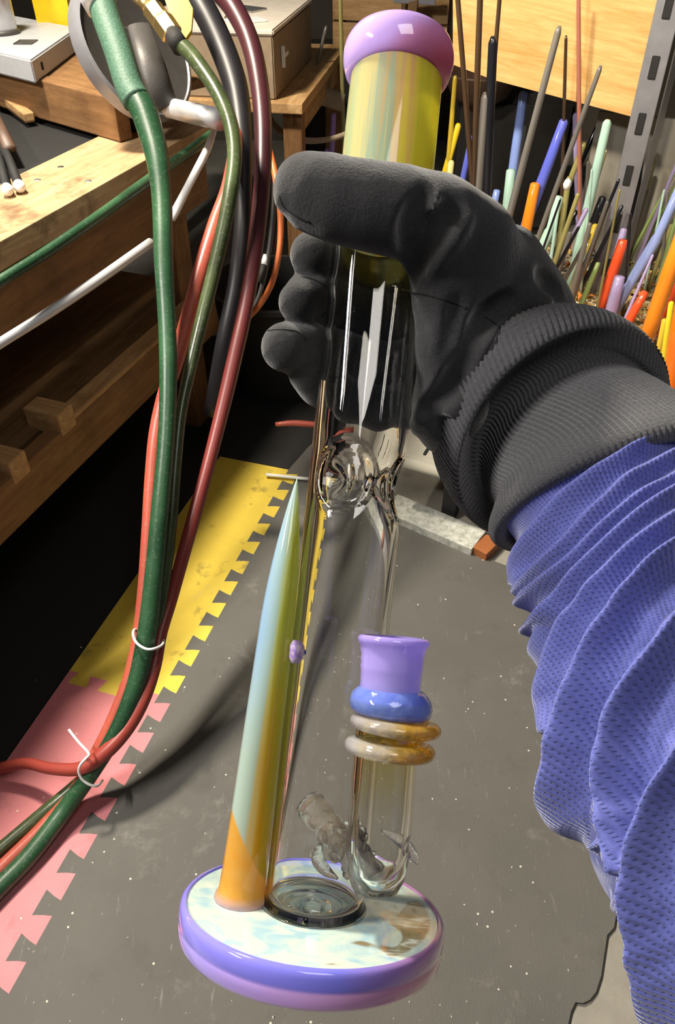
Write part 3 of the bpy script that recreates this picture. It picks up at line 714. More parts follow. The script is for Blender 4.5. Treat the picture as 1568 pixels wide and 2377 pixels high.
# brown bowl
bw = tagit(mk('brown_bowl', lathe([(0, 0), (0.05, 0.002), (0.12, 0.05), (0.16, 0.13), (0.165, 0.14), (0.155, 0.138), (0.11, 0.055), (0, 0.012)], 48), M_bowl, None, Matrix.Translation(at(1110, 250, 3.3)) ), 'brown bowl in the dark gap under the plywood', 'bowl')

hose('white_stick', [(618, 1102, proj(onz(618, 1102, 0.018))[2], 4), (668, 1107, proj(onz(668, 1107, 0.018))[2], 4), (716, 1112, proj(onz(716, 1112, 0.018))[2], 4)], M_white, 'thin white stick lying on the mat behind the horn tip', 'stick', n=2)
M_dark = plain('dark_filler_black', (0.018, 0.015, 0.013), 0.7)
def darkbox(name, px0, px1, pyt, d, depth, label):  # black boxes added where the background lies in the dark
    a, b = at(px0, pyt, d), at(px1, pyt, d); z = a.z; a.z = b.z = 0
    t = thing(name, label, 'dark filler', ((a + b) / 2).to_tuple())
    n = Vector((-(b - a).y, (b - a).x, 0)).normalized()
    m = board('filler_body', a + n * depth / 2 + Vector((0, 0, z / 2)), b + n * depth / 2 + Vector((0, 0, z / 2)), depth, z - 0.01, M_dark, t)
    board('filler_front', a + Vector((0, 0, z / 2)) - n * 0.012 + (b - a) * 0.04, b + Vector((0, 0, z / 2)) - n * 0.012 - (b - a) * 0.04, 0.02, z * 0.86, M_dark, t)
    return t
darkbox('dark_filler', 700, 1010, 128, 3.35, 0.4, 'black box added for the dark behind the pipe neck under the wooden crate')
darkbox('dark_filler', 1075, 1345, 215, 3.25, 0.35, 'black box added for the dark under the plywood behind the rods')

# ================================================================== ROD RACK (right)
Kx = Vector((math.cos(math.radians(25)), -math.sin(math.radians(25)), 0)); Ky = Vector((-Kx.y, Kx.x, 0))
K0 = onz(925, 1058, 0.20); K0.z = 0
def K(a, b, z): return K0 + Kx * a + Ky * b + Vector((0, 0, z))
rack = thing('steel_rack', 'low steel rack with slotted deck and slotted upright holding coloured glass rods', 'rack', tuple(K(0.6, 0.5, 0)))
board('deck', K(-0.02, 0.75, 0.188), K(1.75, 0.75, 0.188), 1.48, 0.024, M_deck, rack)
mk('front_lip', tubevf([K(-0.02, 0.0, 0.186), K(1.75, 0.0, 0.186)], 0.017, 14), M_deck, rack)
for i in range(9):
    board('deck_slot', K(0.06 + 0.075 * i, 0.03, 0.2006), K(0.06 + 0.075 * i, 0.11, 0.2006), 0.007, 0.0012, M_black, rack)
for a_, b_ in ((0.14, 0.06), (1.6, 0.06), (0.1, 1.42), (1.6, 1.42)):
    board('foot', K(a_, b_, 0), K(a_, b_, 0.176), 0.04, 0.04, M_black, rack, up=Kx)
# slotted upright
up0 = onz(1392, 690, 0.20)
for j, (off, side) in enumerate(((Vector((0, 0, 0)), 0), (Vector((0.075, 0.045, 0)), 1))):
    q = Vector((up0.x, up0.y, 0.20)) + off
    board('upright', q, q + Vector((0, 0, 1.9)), 0.068 if j == 0 else 0.05, 0.005, M_steel, rack, up=(Ky * -1 if j == 0 else (Kx - Ky * 0.3)))
    for i in range(11):
        z = 0.31 + i * 0.15 + 0.05 * j
        nn = (-Ky if j == 0 else (Kx - Ky * 0.3).normalized())
        pq = Vector((q.x, q.y, z)) + (nn if j == 0 else -nn) * 0.003
        board('slot', pq + Vector((0, 0, -0.03)), pq + Vector((0, 0, 0.03)), 0.022, 0.002, M_black, rack, up=nn)
# board panel behind the rods
PO = Vector((up0.x, up0.y, 0)) + Ky * 0.10
def onback(px, py, back=0.0): return onplane(px, py, PO + Ky * back, Ky)
g0, g1 = onback(1322, 600, 0.22), onback(1800, 600, 0.22)
gp = board('backing_board', Vector((g0.x, g0.y, 0.46)), Vector((g1.x, g1.y, 0.46)), 0.02, 0.50, M_panel, None)
tagit(gp, 'grey backing board standing on the rack deck behind the rods', 'board')
# plywood sheet
pc = [onback(x, y, 0.02) for x, y in ((1052, 150), (1148, 186), (1472, 272), (1600, -230), (1052, -260))]
nb = Ky * 0.018
vf = fix_normals(([*pc, *[p + nb for p in pc]], [list(range(5)), list(range(5, 10))] + [[i, (i + 1) % 5, 5 + (i + 1) % 5, 5 + i] for i in range(5)]))
PM = board_M(pc[1], pc[2], Ky)
vloc = [PM.inverted() @ v for v in vf[0]]
tagit(mk('plywood_sheet', (vloc, vf[1]), M_ply, None, PM, smooth=False), 'bright yellow plywood sheet fixed behind the slotted upright', 'plywood')

# ------------------------------------------------------------------ glass rods
RODCOL = {
 'periwinkle': (0.30, 0.42, 0.95), 'violet blue': (0.13, 0.16, 0.72), 'orange': (0.95, 0.27, 0.02), 'mint green': (0.45, 0.68, 0.58),
 'lavender': (0.42, 0.35, 0.62), 'dusty red': (0.45, 0.17, 0.12), 'black': (0.012, 0.012, 0.016), 'pale blue': (0.36, 0.46, 0.92),
 'leaf green': (0.26, 0.36, 0.12), 'red orange': (0.85, 0.10, 0.03), 'deep orange': (0.78, 0.16, 0.01), 'mustard yellow': (0.60, 0.42, 0.04),
 'yellow': (0.90, 0.62, 0.03), 'purple': (0.40, 0.24, 0.62), 'clear grey': (0.28, 0.26, 0.24), 'dark brown': (0.06, 0.035, 0.02), 'olive': (0.30, 0.27, 0.10), 'pale yellow': (0.92, 0.82, 0.35)}
RM = {k: gloss('rod_' + k.replace(' ', '_'), c, 0.15, 0.5 if k in ('clear grey',) else 0.0) for k, c in RODCOL.items()}
def rod(top, base, rpx, col, label, kink=0.0, tip=True, z=0.2005):
    b = onz(base[0], base[1], z)
    q = onplane(top[0], top[1], b + Vector((0, 0.02, 0)), Vector((0.0, 1.0, 0.04)).normalized())
    d = proj((b + q) / 2)[2]; r = pxsize(rpx, d)
    ax = q - b; L = ax.length; a = ax.normalized(); sd = Vector((a.z, 0, -a.x)).normalized()
    pts = [b, b + a * L * 0.3, b + a * L * 0.62 + sd * r * kink, b + a * L * 0.66 + sd * r * kink, b + a * L * 0.985, q]
    rr = [r, r, r * 1.02, r * (0.8 if kink else 1.0), r * 0.86, r * 0.45]
    o = mk('glass_rod', tubevf(pts, rr, 12), RM[col])
    tagit(o, label, 'glass rod', 'coloured glass rods standing on the rack')
    return o
rod((1217, 212), (1168, 560), 11, 'periwinkle', 'periwinkle glass rod with rounded tip just under the plywood')
rod((1312, 276), (1178, 640), 12, 'violet blue', 'violet blue glass rod leaning right behind the orange one')
rod((1244, 424), (1198, 650), 13, 'orange', 'orange glass rod standing close to the glove, left of the white flake')
rod((1412, 278), (1318, 690), 11, 'mint green', 'long mint green glass rod reaching up to the plywood corner')
rod((1187, 392), (1168, 600), 12, 'mint green', 'short mint green glass rod nearest the glove knuckle')
rod((1338, 262), (1349, 600), 9, 'lavender', 'lavender glass rod standing nearly upright in mid rack')
rod((1344, -20), (1347, 640), 5, 'dusty red', 'thin dusty red glass rod crossing the plywood to the top edge')
rod((1402, 455), (1312, 690), 10, 'black', 'thick black glass rod right of the long mint green rod')
rod((1446, 476), (1335, 700), 5, 'black', 'thin black glass rod leaning right beside the mustard rod')
rod((1340, 488), (1270, 620), 6, 'black', 'short thin black glass rod leaning left of the thick black rod')
rod((1388, 292), (1268, 560), 6, 'black', 'long thin black glass rod behind the white flake')
rod((1300, 455), (1225, 660), 12, 'mint green', 'angular pale mint glass rod right of the orange rod near the glove', 0.5)
rod((1368, 560), (1322, 700), 11, 'olive', 'olive glass rod at the foot of the thin black rod')
rod((1385, 520), (1330, 700), 9, 'mustard yellow', 'mustard yellow glass rod at the foot of the thin black rod')
rod((1585, 425), (1418, 745), 12, 'pale blue', 'pale blue kinked glass rod leaning in from the right edge', 0.6)
rod((1575, 500), (1512, 720), 7, 'leaf green', 'leaf green glass rod near the right edge above the orange ones')
rod((1600, 340), (1440, 640), 4, 'leaf green', 'hair thin leaf green glass rod along the pale blue rod')
rod((1449, 556), (1388, 738), 13, 'red orange', 'red orange glass rod standing left of the pale blue rod')
rod((1450, 530), (1402, 700), 9, 'lavender', 'lavender glass rod half hidden by the red orange rod')
rod((1440, 640), (1410, 760), 14, 'lavender', 'short stubby lavender glass rod over the knit cuff')
rod((1500, 676), (1440, 780), 10, 'red orange', 'short red orange glass rod over the top of the knit cuff')
rod((1590, 530), (1490, 820), 18, 'orange', 'broad orange glass rod at the right edge, the longer one')
rod((1600, 610), (1500, 800), 16, 'red orange', 'broad red orange glass rod close beneath the longer orange rod')
rod((1590, 690), (1548, 960), 20, 'deep orange', 'broad deep orange glass rod in the lower right corner of the rack')
rod((1545, 740), (1515, 900), 8, 'mustard yellow', 'mustard yellow glass rod beside the deep orange one')
rod((1560, 700), (1530, 920), 7, 'yellow', 'yellow glass rod beside the deep orange one')
rod((1066, 286), (967, 640), 8, 'yellow', 'yellow glass rod just right of the pipe neck', z=0.0)
rod((1058, 175), (1020, 640), 6, 'mustard yellow', 'amber glass rod just right of the purple lip', z=0.0)
rod((1049, 372), (1012, 660), 8, 'pale yellow', 'pale yellow glass rod just above the thumb', z=0.0)
rod((776, 262), (755, 640), 7, 'purple', 'purple glass rod rising left of the pipe neck', z=0.0)
rod((760, 345), (747, 640), 7, 'purple', 'short purple stub left of the pipe neck', z=0.0)
rod((1116, -20), (1083, 880), 7, 'dark brown', 'tall dark rod left of the plywood grain')
rod((1162, -20), (1088, 880), 5, 'dark brown', 'thin dark rod rising to the top edge over the plywood')
rod((1146, 84), (1109, 880), 11, 'black', 'thick black ended rod over the plywood left side')
rod((1062, -20), (1133, 880), 6, 'dark brown', 'dark rod leaning left beside the purple lip')
rod((1300, 60), (1082, 880), 8, 'clear grey', 'clear grey glass rod crossing the plywood bottom edge')
rod((1396, 152), (1167, 780), 6, 'clear grey', 'thin clear grey glass rod, its tip on the right plywood')
rod((1128, 215), (1076, 880), 11, 'clear grey', 'thick clear grey glass rod just right of the yellow ones')
rod((1218, 290), (1160, 640), 10, 'clear grey', 'clear grey glass rod under the periwinkle tip', z=0.0)
rod((1315, 82), (1300, 640), 4, 'dark brown', 'hair thin brown rod over the middle of the plywood')
rod((1096, 315), (1024, 660), 7, 'violet blue', 'small blue glass stub between yellow and grey rods', z=0.0)
rod((1155, 440), (1128, 560), 9, 'periwinkle', 'short pale blue glass stub touching the glove outline')
rod((1495, 330), (1450, 640), 8, 'black', 'dark rod in front of the slotted upright')
rod((1322, 410), (1280, 690), 7, 'olive', 'olive glass rod in the middle of the rack behind black rods')
rod((1358, 330), (1240, 640), 7, 'olive', 'long leaning olive glass rod behind the mint green rods')
rod((758, 60), (622, 640), 4, 'clear grey', 'thin grey rod leaning right behind the raised thumb', z=0.0)
rod((790, -10), (806, 640), 5, 'olive', 'dark green rod left of the purple lip', z=0.0)
thin = []
for i in range(44):
    by = rng.uniform(590, 800); bx = rng.uniform(960 + (1058 - by) / 1.25, 1570)
    ln = rng.uniform(120, 330); sl_ = rng.uniform(0.05, 0.55)
    thin.append((bx + ln * sl_, by - ln, bx, by, rng.uniform(2.5, 6.5), ['olive', 'clear grey', 'black', 'olive', 'dark brown', 'clear grey', 'black', 'mint green', 'clear grey', 'leaf green', 'lavender'][i % 11]))
ORD = ['first', 'second', 'third', 'fourth', 'fifth', 'sixth', 'seventh', 'eighth', 'ninth', 'tenth', 'eleventh', 'twelfth', 'thirteenth']
for c in sorted(set(t_[5] for t_ in thin)):
    row = sorted(t_ for t_ in thin if t_[5] == c)
    for k_, t_ in enumerate(row):
        rod(t_[:2], t_[2:4], t_[4], c, '%s from the left of the thin %s rods in the thick of the rack' % (ORD[k_], c))['group'] = 'thin glass rods in the thick of the rack'
fl = at(1318, 428, 2.3)
tagit(mk('white_flake', lathe([(0, -0.018), (0.010, -0.012), (0.013, 0.0), (0.009, 0.012), (0, 0.017)], 12), M_white, None, Matrix.Translation(fl)), 'white glass blob among the black rods', 'blob')

# glittering broken glass between the rods
V, F, mi = [], [], []
MC = [plain('cullet_amber', (0.70, 0.46, 0.14), 0.15), plain('cullet_clear', (0.80, 0.72, 0.52), 0.1), plain('cullet_cream', (0.75, 0.62, 0.36), 0.2), plain('cullet_dark', (0.12, 0.09, 0.05), 0.2), plain('cullet_orange', (0.75, 0.24, 0.05), 0.2)]
def shards(name, n, zone, mats, label):
    V, F, mi = [], [], []
    for i in range(n):
        px, py = rng.uniform(*zone[0]), rng.uniform(*zone[1]); p = onz(px, py, 0.203 + 0.035 * rng.random() ** 2)
        s = 0.005 + 0.016 * rng.random() ** 2; b = len(V)
        M_ = Matrix.Rotation(rng.random() * 6.3, 3, 'Z') @ Matrix.Rotation(rng.random() * 1.6, 3, 'X')
        for c in ((-1, -0.5, 0), (1, -0.6, 0), (0.2, 0.9, 0), (0.1, 0.0, 0.5)):
            V.append(p + M_ @ (Vector(c) * s))
        m = int(rng.integers(len(mats)))
        for q in ([0, 2, 1], [0, 1, 3], [1, 2, 3], [2, 0, 3]): F.append([b + k for k in q]); mi.append(m)
    o = mk(name, (V, F), None, smooth=False)
    for m in mats: o.data.materials.append(m)
    o.data.polygons.foreach_set('material_index', mi)
    return tagit(o, label, 'glass shards', kind='stuff')
t = NT('crushed_glass'); v = t.coord()
vo = t.n('ShaderNodeTexVoronoi', {'Vector': v, 'Scale': 70.0})
c = t.ramp(t.n('ShaderNodeSeparateXYZ', {'Vector': vo.outputs['Color']}).outputs[0], [(0.0, (0.16, 0.10, 0.04)), (0.3, (0.52, 0.34, 0.10)), (0.55, (0.70, 0.52, 0.24)), (0.75, (0.45, 0.36, 0.16)), (0.92, (0.88, 0.82, 0.66))], 'CONSTANT')
M_bed = t.done(t.pbr(col=c, rough=0.25, normal=t.bump(vo.outputs['Distance'], 0.8, 0.006)))
bx0 = [K(0.10, 0.22, 0), K(1.55, 0.22, 0), K(1.55, 1.30, 0), K(0.10, 1.30, 0)]
NB = 60; V, F = [], []
for a_ in range(NB):
    for b_ in range(NB):
        u_, w_ = a_ / (NB - 1), b_ / (NB - 1)
        e = min(1, 6 * min(u_, 1 - u_, w_, 1 - w_))
        V.append(K(0.10 + 1.45 * u_, 0.22 + 1.08 * w_, 0.2002 + e * (0.006 + 0.006 * rng.random())))
for a_ in range(NB - 1):
    for b_ in range(NB - 1): F.append([a_ * NB + b_, (a_ + 1) * NB + b_, (a_ + 1) * NB + b_ + 1, a_ * NB + b_ + 1])
tagit(mk('crushed_glass', (V, F), M_bed, smooth=False), 'golden crushed glass spread over the rack deck under the rods', 'crushed glass', kind='stuff')
shards('glass_shards', 3600, ((1120, 1660), (560, 980)), MC, 'glittering broken glass heaped between the rod feet')
shards('orange_glass_shards', 320, ((1440, 1660), (720, 960)), [MC[4], MC[0]], 'orange broken glass at the right of the rack')

# ================================================================== WATER PIPE
P0, P1 = at(727, 2100, 0.390), at(927, 125, 0.428)
ax = (P1 - P0).normalized(); AL = (P1 - P0).length
px_ = (_r - ax * _r.dot(ax)).normalized(); py_ = ax.cross(px_)
PF = Matrix((px_, py_, ax)).transposed().to_4x4(); PF.translation = P0
PFI = PF.inverted()
def zof(py):                                  # height on the pipe's axis seen at image row py
    lo, hi = -0.1, AL + 0.1
    for _ in range(40):
        m = (lo + hi) / 2
        if proj(P0 + ax * m)[1] > py: lo = m
        else: hi = m
    return lo
def loc(px, py, d): return PFI @ at(px, py, d)
pipe = thing('water_pipe', 'tall clear glass water pipe with purple lip, blue amber horn and violet foot', 'water pipe', tuple(P0))
RT, WT = 0.0252, 0.0036
# foot: opal plate and violet rim
mk('foot_plate', lathe([(0, 0.0), (0.0618, 0.0), (0.0630, -0.0004), (0.0630, -0.0140), (0.058, -0.0150), (0, -0.0150)], 128), M_plate, pipe, PF, sharp=40)
mk('foot_rim', lathe([(0.0632, 0.0000), (0.0638, 0.0006), (0.0652, 0.0003), (0.0662, -0.0010), (0.0665, -0.0030), (0.0665, -0.0080), (0.0662, -0.0086), (0.0664, -0.0094), (0.0658, -0.0148), (0.0645, -0.0168), (0.0632, -0.0172)], 128, True), M_rim, pipe, PF, sharp=50)
# main tube with three pinched dents
zN = zof(640.0)
zl = zof(192.0)
dimz = zof(1118)
dims = [(math.radians(-108), dimz, 0.0160, 0.0110), (math.radians(-8), dimz - 0.002, 0.0155, 0.0105), (math.radians(128), dimz, 0.0155, 0.0105)]
def tube_grid(z0, z1, nz, seg, R, inner):
    zs = np.linspace(z0, z1, nz); ph = np.linspace(0, 2 * np.pi, seg, endpoint=False)
    Z, P = np.meshgrid(zs, ph, indexing='ij')
    r = np.full_like(Z, R)
    r = r + 0.0012 * np.exp(-(Z - 0.0) / 0.003)                 # flare where it meets the foot
    for (a, zc, dep, sg) in dims:
        da = (P - a + np.pi) % (2 * np.pi) - np.pi
        rho2 = (da * R) ** 2 + (Z - zc) ** 2
        k = np.exp(-rho2 / sg ** 2)
        r = r - dep * k + 0.0012 * np.exp(-((np.sqrt(rho2) - 0.0155) / 0.0020) ** 2)
    if inner:
        r = r - WT
    return np.stack([r * np.cos(P), r * np.sin(P), Z], -1).reshape(-1, 3)
def shell(z0, z1, nz, seg, R):
    a = tube_grid(z0, z1, nz, seg, R, False); b = tube_grid(z0 + 0.006, z1, nz, seg, R, True)
    V = np.vstack([a, b]); n = nz * seg; F = []
    for i in range(nz - 1):
        for j in range(seg):
            k = (j + 1) % seg
            F.append([i * seg + j, i * seg + k, (i + 1) * seg + k, (i + 1) * seg + j])
            F.append([n + i * seg + k, n + i * seg + j, n + (i + 1) * seg + j, n + (i + 1) * seg + k])
    for j in range(seg):
        k = (j + 1) % seg
        F.append([(nz - 1) * seg + j, (nz - 1) * seg + k, n + (nz - 1) * seg + k, n + (nz - 1) * seg + j])
    for j in range(seg):
        k = (j + 1) % seg; F.append([k, j, n + j, n + k])
    return V.tolist(), F
zJ = zof(560.0)
mk('tube', shell(0.0004, zJ, 190, 112, RT), M_tube, pipe, PF)
# swirl of thick glass at the tube's floor
for q_, (R_, r_) in enumerate(((0.0195, 0.0010), (0.0165, 0.0008), (0.0128, 0.0012), (0.0090, 0.0009), (0.0052, 0.0011))):
    pts = [(R_ + r_ * math.cos(a), 0.0006 + r_ * math.sin(a)) for a in np.linspace(0, 2 * math.pi, 10, endpoint=False)]
    mk('floor_swirl', lathe(pts, 72, True), M_clear, pipe, PF @ Matrix.Translation((0.0012 * math.cos(q_ * 2), 0.0012 * math.sin(q_ * 2), 0)))
for R_, r_, z_ in ((RT + 0.0014, 0.0007, 0.0006),):
    pts = [(R_ + r_ * math.cos(a), z_ + r_ * math.sin(a)) for a in np.linspace(0, 2 * math.pi, 12, endpoint=False)]
    mk('weld_ring', lathe(pts, 96, True), M_clear, pipe, PF)
# fumed neck, lip
seg = 112
mk('neck', lathe([(RT + 0.0002, zJ), (RT + 0.0003, zl + 0.0005), (RT - WT, zl + 0.0005), (RT - WT, zJ)], seg, True), M_neck, pipe, PF, sharp=40)
mk('neck_ripple', lathe([(RT - WT - 0.0002, zl - 0.014), (RT - WT - 0.003, zl - 0.010), (RT - WT - 0.0034, zl - 0.006), (RT - WT - 0.0018, zl - 0.003), (RT - WT - 0.004, zl + 0.000), (RT - WT - 0.0002, zl + 0.001)], 64, True), M_neck, pipe, PF)
lipM = PF @ Matrix.Translation((0, 0, zl))
mk('lip', lathe([(RT + 0.0004, 0.0), (0.0272, 0.0012), (0.0290, 0.0042), (0.0303, 0.0085), (0.0308, 0.0130), (0.0304, 0.0172), (0.0290, 0.0205), (0.0268, 0.0222), (0.0245, 0.0222), (0.0225, 0.0205), (0.0214, 0.017), (0.0212, 0.0), ], 112, True), M_lip, pipe, lipM)

# horn with its violet dot
H0, H1 = at(559, 2092, 0.387), at(690, 1108, 0.404)
HM = frame_to(H0, H1, px_); HL = (H1 - H0).length
hpf = [(0, 0.0), (0.0128, 0.0), (0.0137, 0.0012), (0.0132, 0.0035), (0.0119, 0.006), (0.0116, 0.012)]
for t in np.linspace(0.08, 1.0, 46):
    r = 0.0116 - 0.0038 * t
    if t > 0.62:
        u = (t - 0.62) / 0.38; r = (0.0116 - 0.0038 * 0.62) * (1 - u ** 1.75) ** 0.95
    hpf.append((max(r, 0.0), HL * t))
hpf[-1] = (0, HL)
mk('horn', lathe(hpf, 72), M_tusk, pipe, HM)
dt = at(690, 1513, 0.392)
mk('violet_dot', lathe([(0, -0.0062), (0.0026, -0.0056), (0.0040, -0.0030), (0.0042, 0.0030), (0.0028, 0.0056), (0, 0.0062)], 24), M_dot, pipe, frame_to(dt, dt + ax, px_))
board('dot_peg', at(672, 1512, 0.3925), at(712, 1514, 0.3945), 0.004, 0.004, M_rim, pipe)

# joint: cup, bands, stem
J0, J1 = at(870, 2078, 0.3605), at(915, 1478, 0.3745)
JM = frame_to(J0, J1, px_); JL = (J1 - J0).length
def zj(py):
    lo, hi = -0.02, JL + 0.02
    for _ in range(40):
        m = (lo + hi) / 2
        if proj(J0.lerp(J1, m / JL))[1] > py: lo = m
        else: hi = m
    return lo
k = 0.000209
zc, zb = JL, zj(1625)
cup = [(72 * k, zb - 0.001), (70 * k, zj(1585)), (71 * k, zj(1560)), (73 * k, zj(1548)), (71.5 * k, zj(1543)), (74 * k, zj(1530)), (72.5 * k, zj(1525)), (76 * k, zj(1510)), (77 * k, zj(1502)), (82 * k, zj(1496)), (84 * k, zj(1489)), (83 * k, zj(1483)), (78 * k, zc), (70 * k, zc), (64 * k, zj(1490)), (58 * k, zb)]
mk('joint_cup', lathe(cup, 72, True), M_cup, pipe, JM, sharp=60)
band = [(60 * k, zj(1662)), (84 * k, zj(1662)), (94 * k, zj(1652)), (97 * k, zj(1634)), (92 * k, zj(1616)), (82 * k, zj(1604)), (72 * k, zj(1596)), (60 * k, zj(1600))]
mk('blue_band', lathe(band, 72, True), M_blueband, pipe, JM @ Matrix.Translation((-0.0042, 0.0012, 0)) @ Matrix.Rotation(0.06, 4, 'Y'))
def ringp(rc, zc_, rr, rz): return [(rc + rr * math.cos(a), zc_ + rz * math.sin(a)) for a in np.linspace(0, 2 * math.pi, 20, endpoint=False)]
mk('amber_ring', lathe(ringp(84 * k, zj(1682), 22 * k, 17 * k), 72, True), M_maria, pipe, JM @ Matrix.Rotation(0.05, 4, 'Y'))
mk('amber_ring', lathe(ringp(82 * k, zj(1736), 23 * k, 19 * k), 72, True), M_maria, pipe, JM @ Matrix.Rotation(0.03, 4, 'Y'))
zs0 = zj(1706)
stem = [(0, 0.0008), (30 * k, 0.0008), (52 * k, 0.003), (66 * k, 0.009), (71 * k, 0.018), (72 * k, 0.04), (72 * k, zs0), (74 * k, zb - 0.001), (58 * k, zb - 0.001), (57 * k, zs0), (57 * k, 0.04), (55 * k, 0.020), (46 * k, 0.011), (28 * k, 0.0065), (0, 0.005)]
mk('joint_stem', lathe(stem, 72), M_stem, pipe, JM, sharp=60)
# diffuser: slanting inner tube from the stem into the main tube
D0, D1 = at(872, 2050, 0.366), at(716, 1862, 0.398)
DM_ = frame_to(D0, D1, px_); DL = (D1 - D0).length
dprof = [(0.0052, 0.0), (0.0080, 0.001)]
for i in range(22):
    t = i / 21; dprof.append((0.0078 + 0.0012 * math.sin(t * 30) * (0.4 + 0.6 * (0.25 < t < 0.8)) - 0.0004 * t, 0.002 + t * (DL - 0.005)))
dprof += [(0.0082, DL - 0.003), (0.0076, DL), (0.0058, DL), (0.0054, DL - 0.002)]
mk('diffuser', lathe(dprof, 40, True), M_diff, pipe, DM_)
for i in range(16):                                   # melted beads round the diffuser weld
    a = i * 2.399; t = 0.22 + 0.05 * (i % 9); rr = 0.0016 + 0.0008 * (i % 3)
    c = DM_ @ Vector((0.0082 * math.cos(a), 0.0082 * math.sin(a), t * DL))
    mk('weld_bead', lathe([(0, -rr), (rr * 0.75, -rr * 0.7), (rr, 0), (rr * 0.75, rr * 0.7), (0, rr)], 10), M_diff, pipe, Matrix.Translation(c))
for rows in ([(745, 1955, 0.372, 5), (738, 1990, 0.371, 15), (755, 2018, 0.370, 14), (785, 2040, 0.369, 3)], [(885, 1925, 0.362, 3), (930, 1950, 0.360, 16), (960, 1985, 0.360, 13), (970, 2005, 0.361, 3)]):
    R = crom(rows, 6)
    mk('weld_fin', tubevf([at(*r[:3]) for r in R], [pxsize(r[3], r[2]) for r in R], 12, ell=0.6), M_diff, pipe)

# ================================================================== PERSON: gloved hand, cuff, sleeve
# signed distance field in camera-aligned space -> one continuous skin by surface nets
def cs(px, py, d): return np.array([(px - W / 2) / FPX * d, (H / 2 - py) / FPX * d, d])
def c2w(P): return (np.outer(P[:, 0], _r) + np.outer(P[:, 1], _u) + np.outer(P[:, 2], _f)) + np.array(CP)
def cone(P, a, b, ra, rb):
    d = b - a; h = np.clip(((P - a) @ d) / (d @ d), 0, 1)
    return np.linalg.norm(P - a - h[..., None] * d, axis=-1) - (ra + (rb - ra) * h)
def smin(a, b, k):
    h = np.clip(0.5 + 0.5 * (b - a) / k, 0, 1); return b + (a - b) * h - k * h * (1 - h)
def smax(a, b, k): return -smin(-a, -b, k)
def chain(P, rows, k=0.004, n=0):
    R = [(*r[:3], r[3]) for r in rows]
    out = None
    for p, q in zip(R[:-1], R[1:]):
        e = cone(P, cs(*p[:3]), cs(*q[:3]), pxsize(p[3], p[2]), pxsize(q[3], q[2]))
        out = e if out is None else smin(out, e, k)
    return out
THUMB = [(706, 432, 0.372, 66), (730, 446, 0.371, 84), (790, 466, 0.3695, 89), (860, 480, 0.3705, 93), (930, 492, 0.373, 96), (1010, 512, 0.380, 98), (1090, 575, 0.393, 96)]
PALM = [
    [(1090, 575, 0.400, 100), (1165, 690, 0.420, 116), (1225, 800, 0.442, 118), (1275, 950, 0.462, 120)],
    [(1035, 560, 0.392, 88), (1040, 690, 0.400, 84), (1050, 810, 0.404, 86), (1048, 930, 0.416, 84), (1052, 985, 0.432, 68)],
    [(1120, 640, 0.446, 90), (1130, 800, 0.456, 104), (1140, 910, 0.474, 84)],
    [(1180, 600, 0.428, 70), (1230, 690, 0.438, 70), (1262, 790, 0.450, 74)],
    [(1030, 985, 0.428, 48), (1080, 990, 0.456, 55)],
]
FING = [
    [(1090, 610, 0.452, 62), (990, 625, 0.464, 60), (900, 640, 0.470, 60), (810, 626, 0.462, 60), (752, 596, 0.444, 58), (728, 592, 0.434, 55)],
    [(1090, 720, 0.456, 62), (990, 735, 0.468, 62), (890, 745, 0.472, 62), (790, 715, 0.462, 62), (724, 690, 0.440, 58), (696, 702, 0.430, 50)],
    [(1090, 830, 0.456, 62), (990, 850, 0.468, 62), (890, 860, 0.471, 62), (780, 838, 0.460, 64), (700, 808, 0.438, 60), (664, 806, 0.428, 58)],
    [(1090, 930, 0.452, 54), (990, 940, 0.464, 54), (890, 945, 0.466, 54), (800, 925, 0.458, 52), (745, 890, 0.446, 50), (716, 868, 0.438, 46)],
]
tube_a, tube_b = None, None
_ta = P0; _tb = P1
def w2c(v): q = Vector(v) - CP; return np.array([q.dot(_r), q.dot(_u), q.dot(_f)])
TA, TB = w2c(P0), w2c(P1)
def body(P):
    th = chain(P, THUMB, 0.006)
    nub = chain(P, [(668, 455, 0.369, 24), (655, 470, 0.366, 14)])
    th = smin(th, nub, 0.006)
    pm = None
    for c in PALM:
        e = chain(P, c, 0.008); pm = e if pm is None else smin(pm, e, 0.016)
    out = smin(th, pm, 0.014)
    fs = None
    for c in FING:
        e = chain(P, c, 0.006)
        fs = e if fs is None else smin(fs, e, 0.0016)
    out = smin(out, fs, 0.005)
    # the glove lies against the pipe instead of entering it
    d = TB - TA; h = ((P - TA) @ d) / (d @ d)
    tube = np.linalg.norm(P - TA - h[..., None] * d, axis=-1) - (RT + 0.0012)
    return smax(out, -tube, 0.003)
def surf(px, py, lo=0.32, hi=0.52):
    ds = np.linspace(lo, hi, 260); P = np.stack([(px - W / 2) / FPX * ds, (H / 2 - py) / FPX * ds, ds], -1)
    v = body(P); i = np.argmax(v < 0)
    return ds[i] if v[i] < 0 else None
def fold(rows, sink):
    """cloth crease (sink > 0 cuts, < 0 raises) along pixels, laid on the surface found there"""
    out = []
    R = crom(rows, 4)
    for r in R:
        s = surf(r[0], r[1])
        if s is not None:
            rad = pxsize(r[2], s); out.append((cs(r[0], r[1], s - rad * sink), rad))
    return out
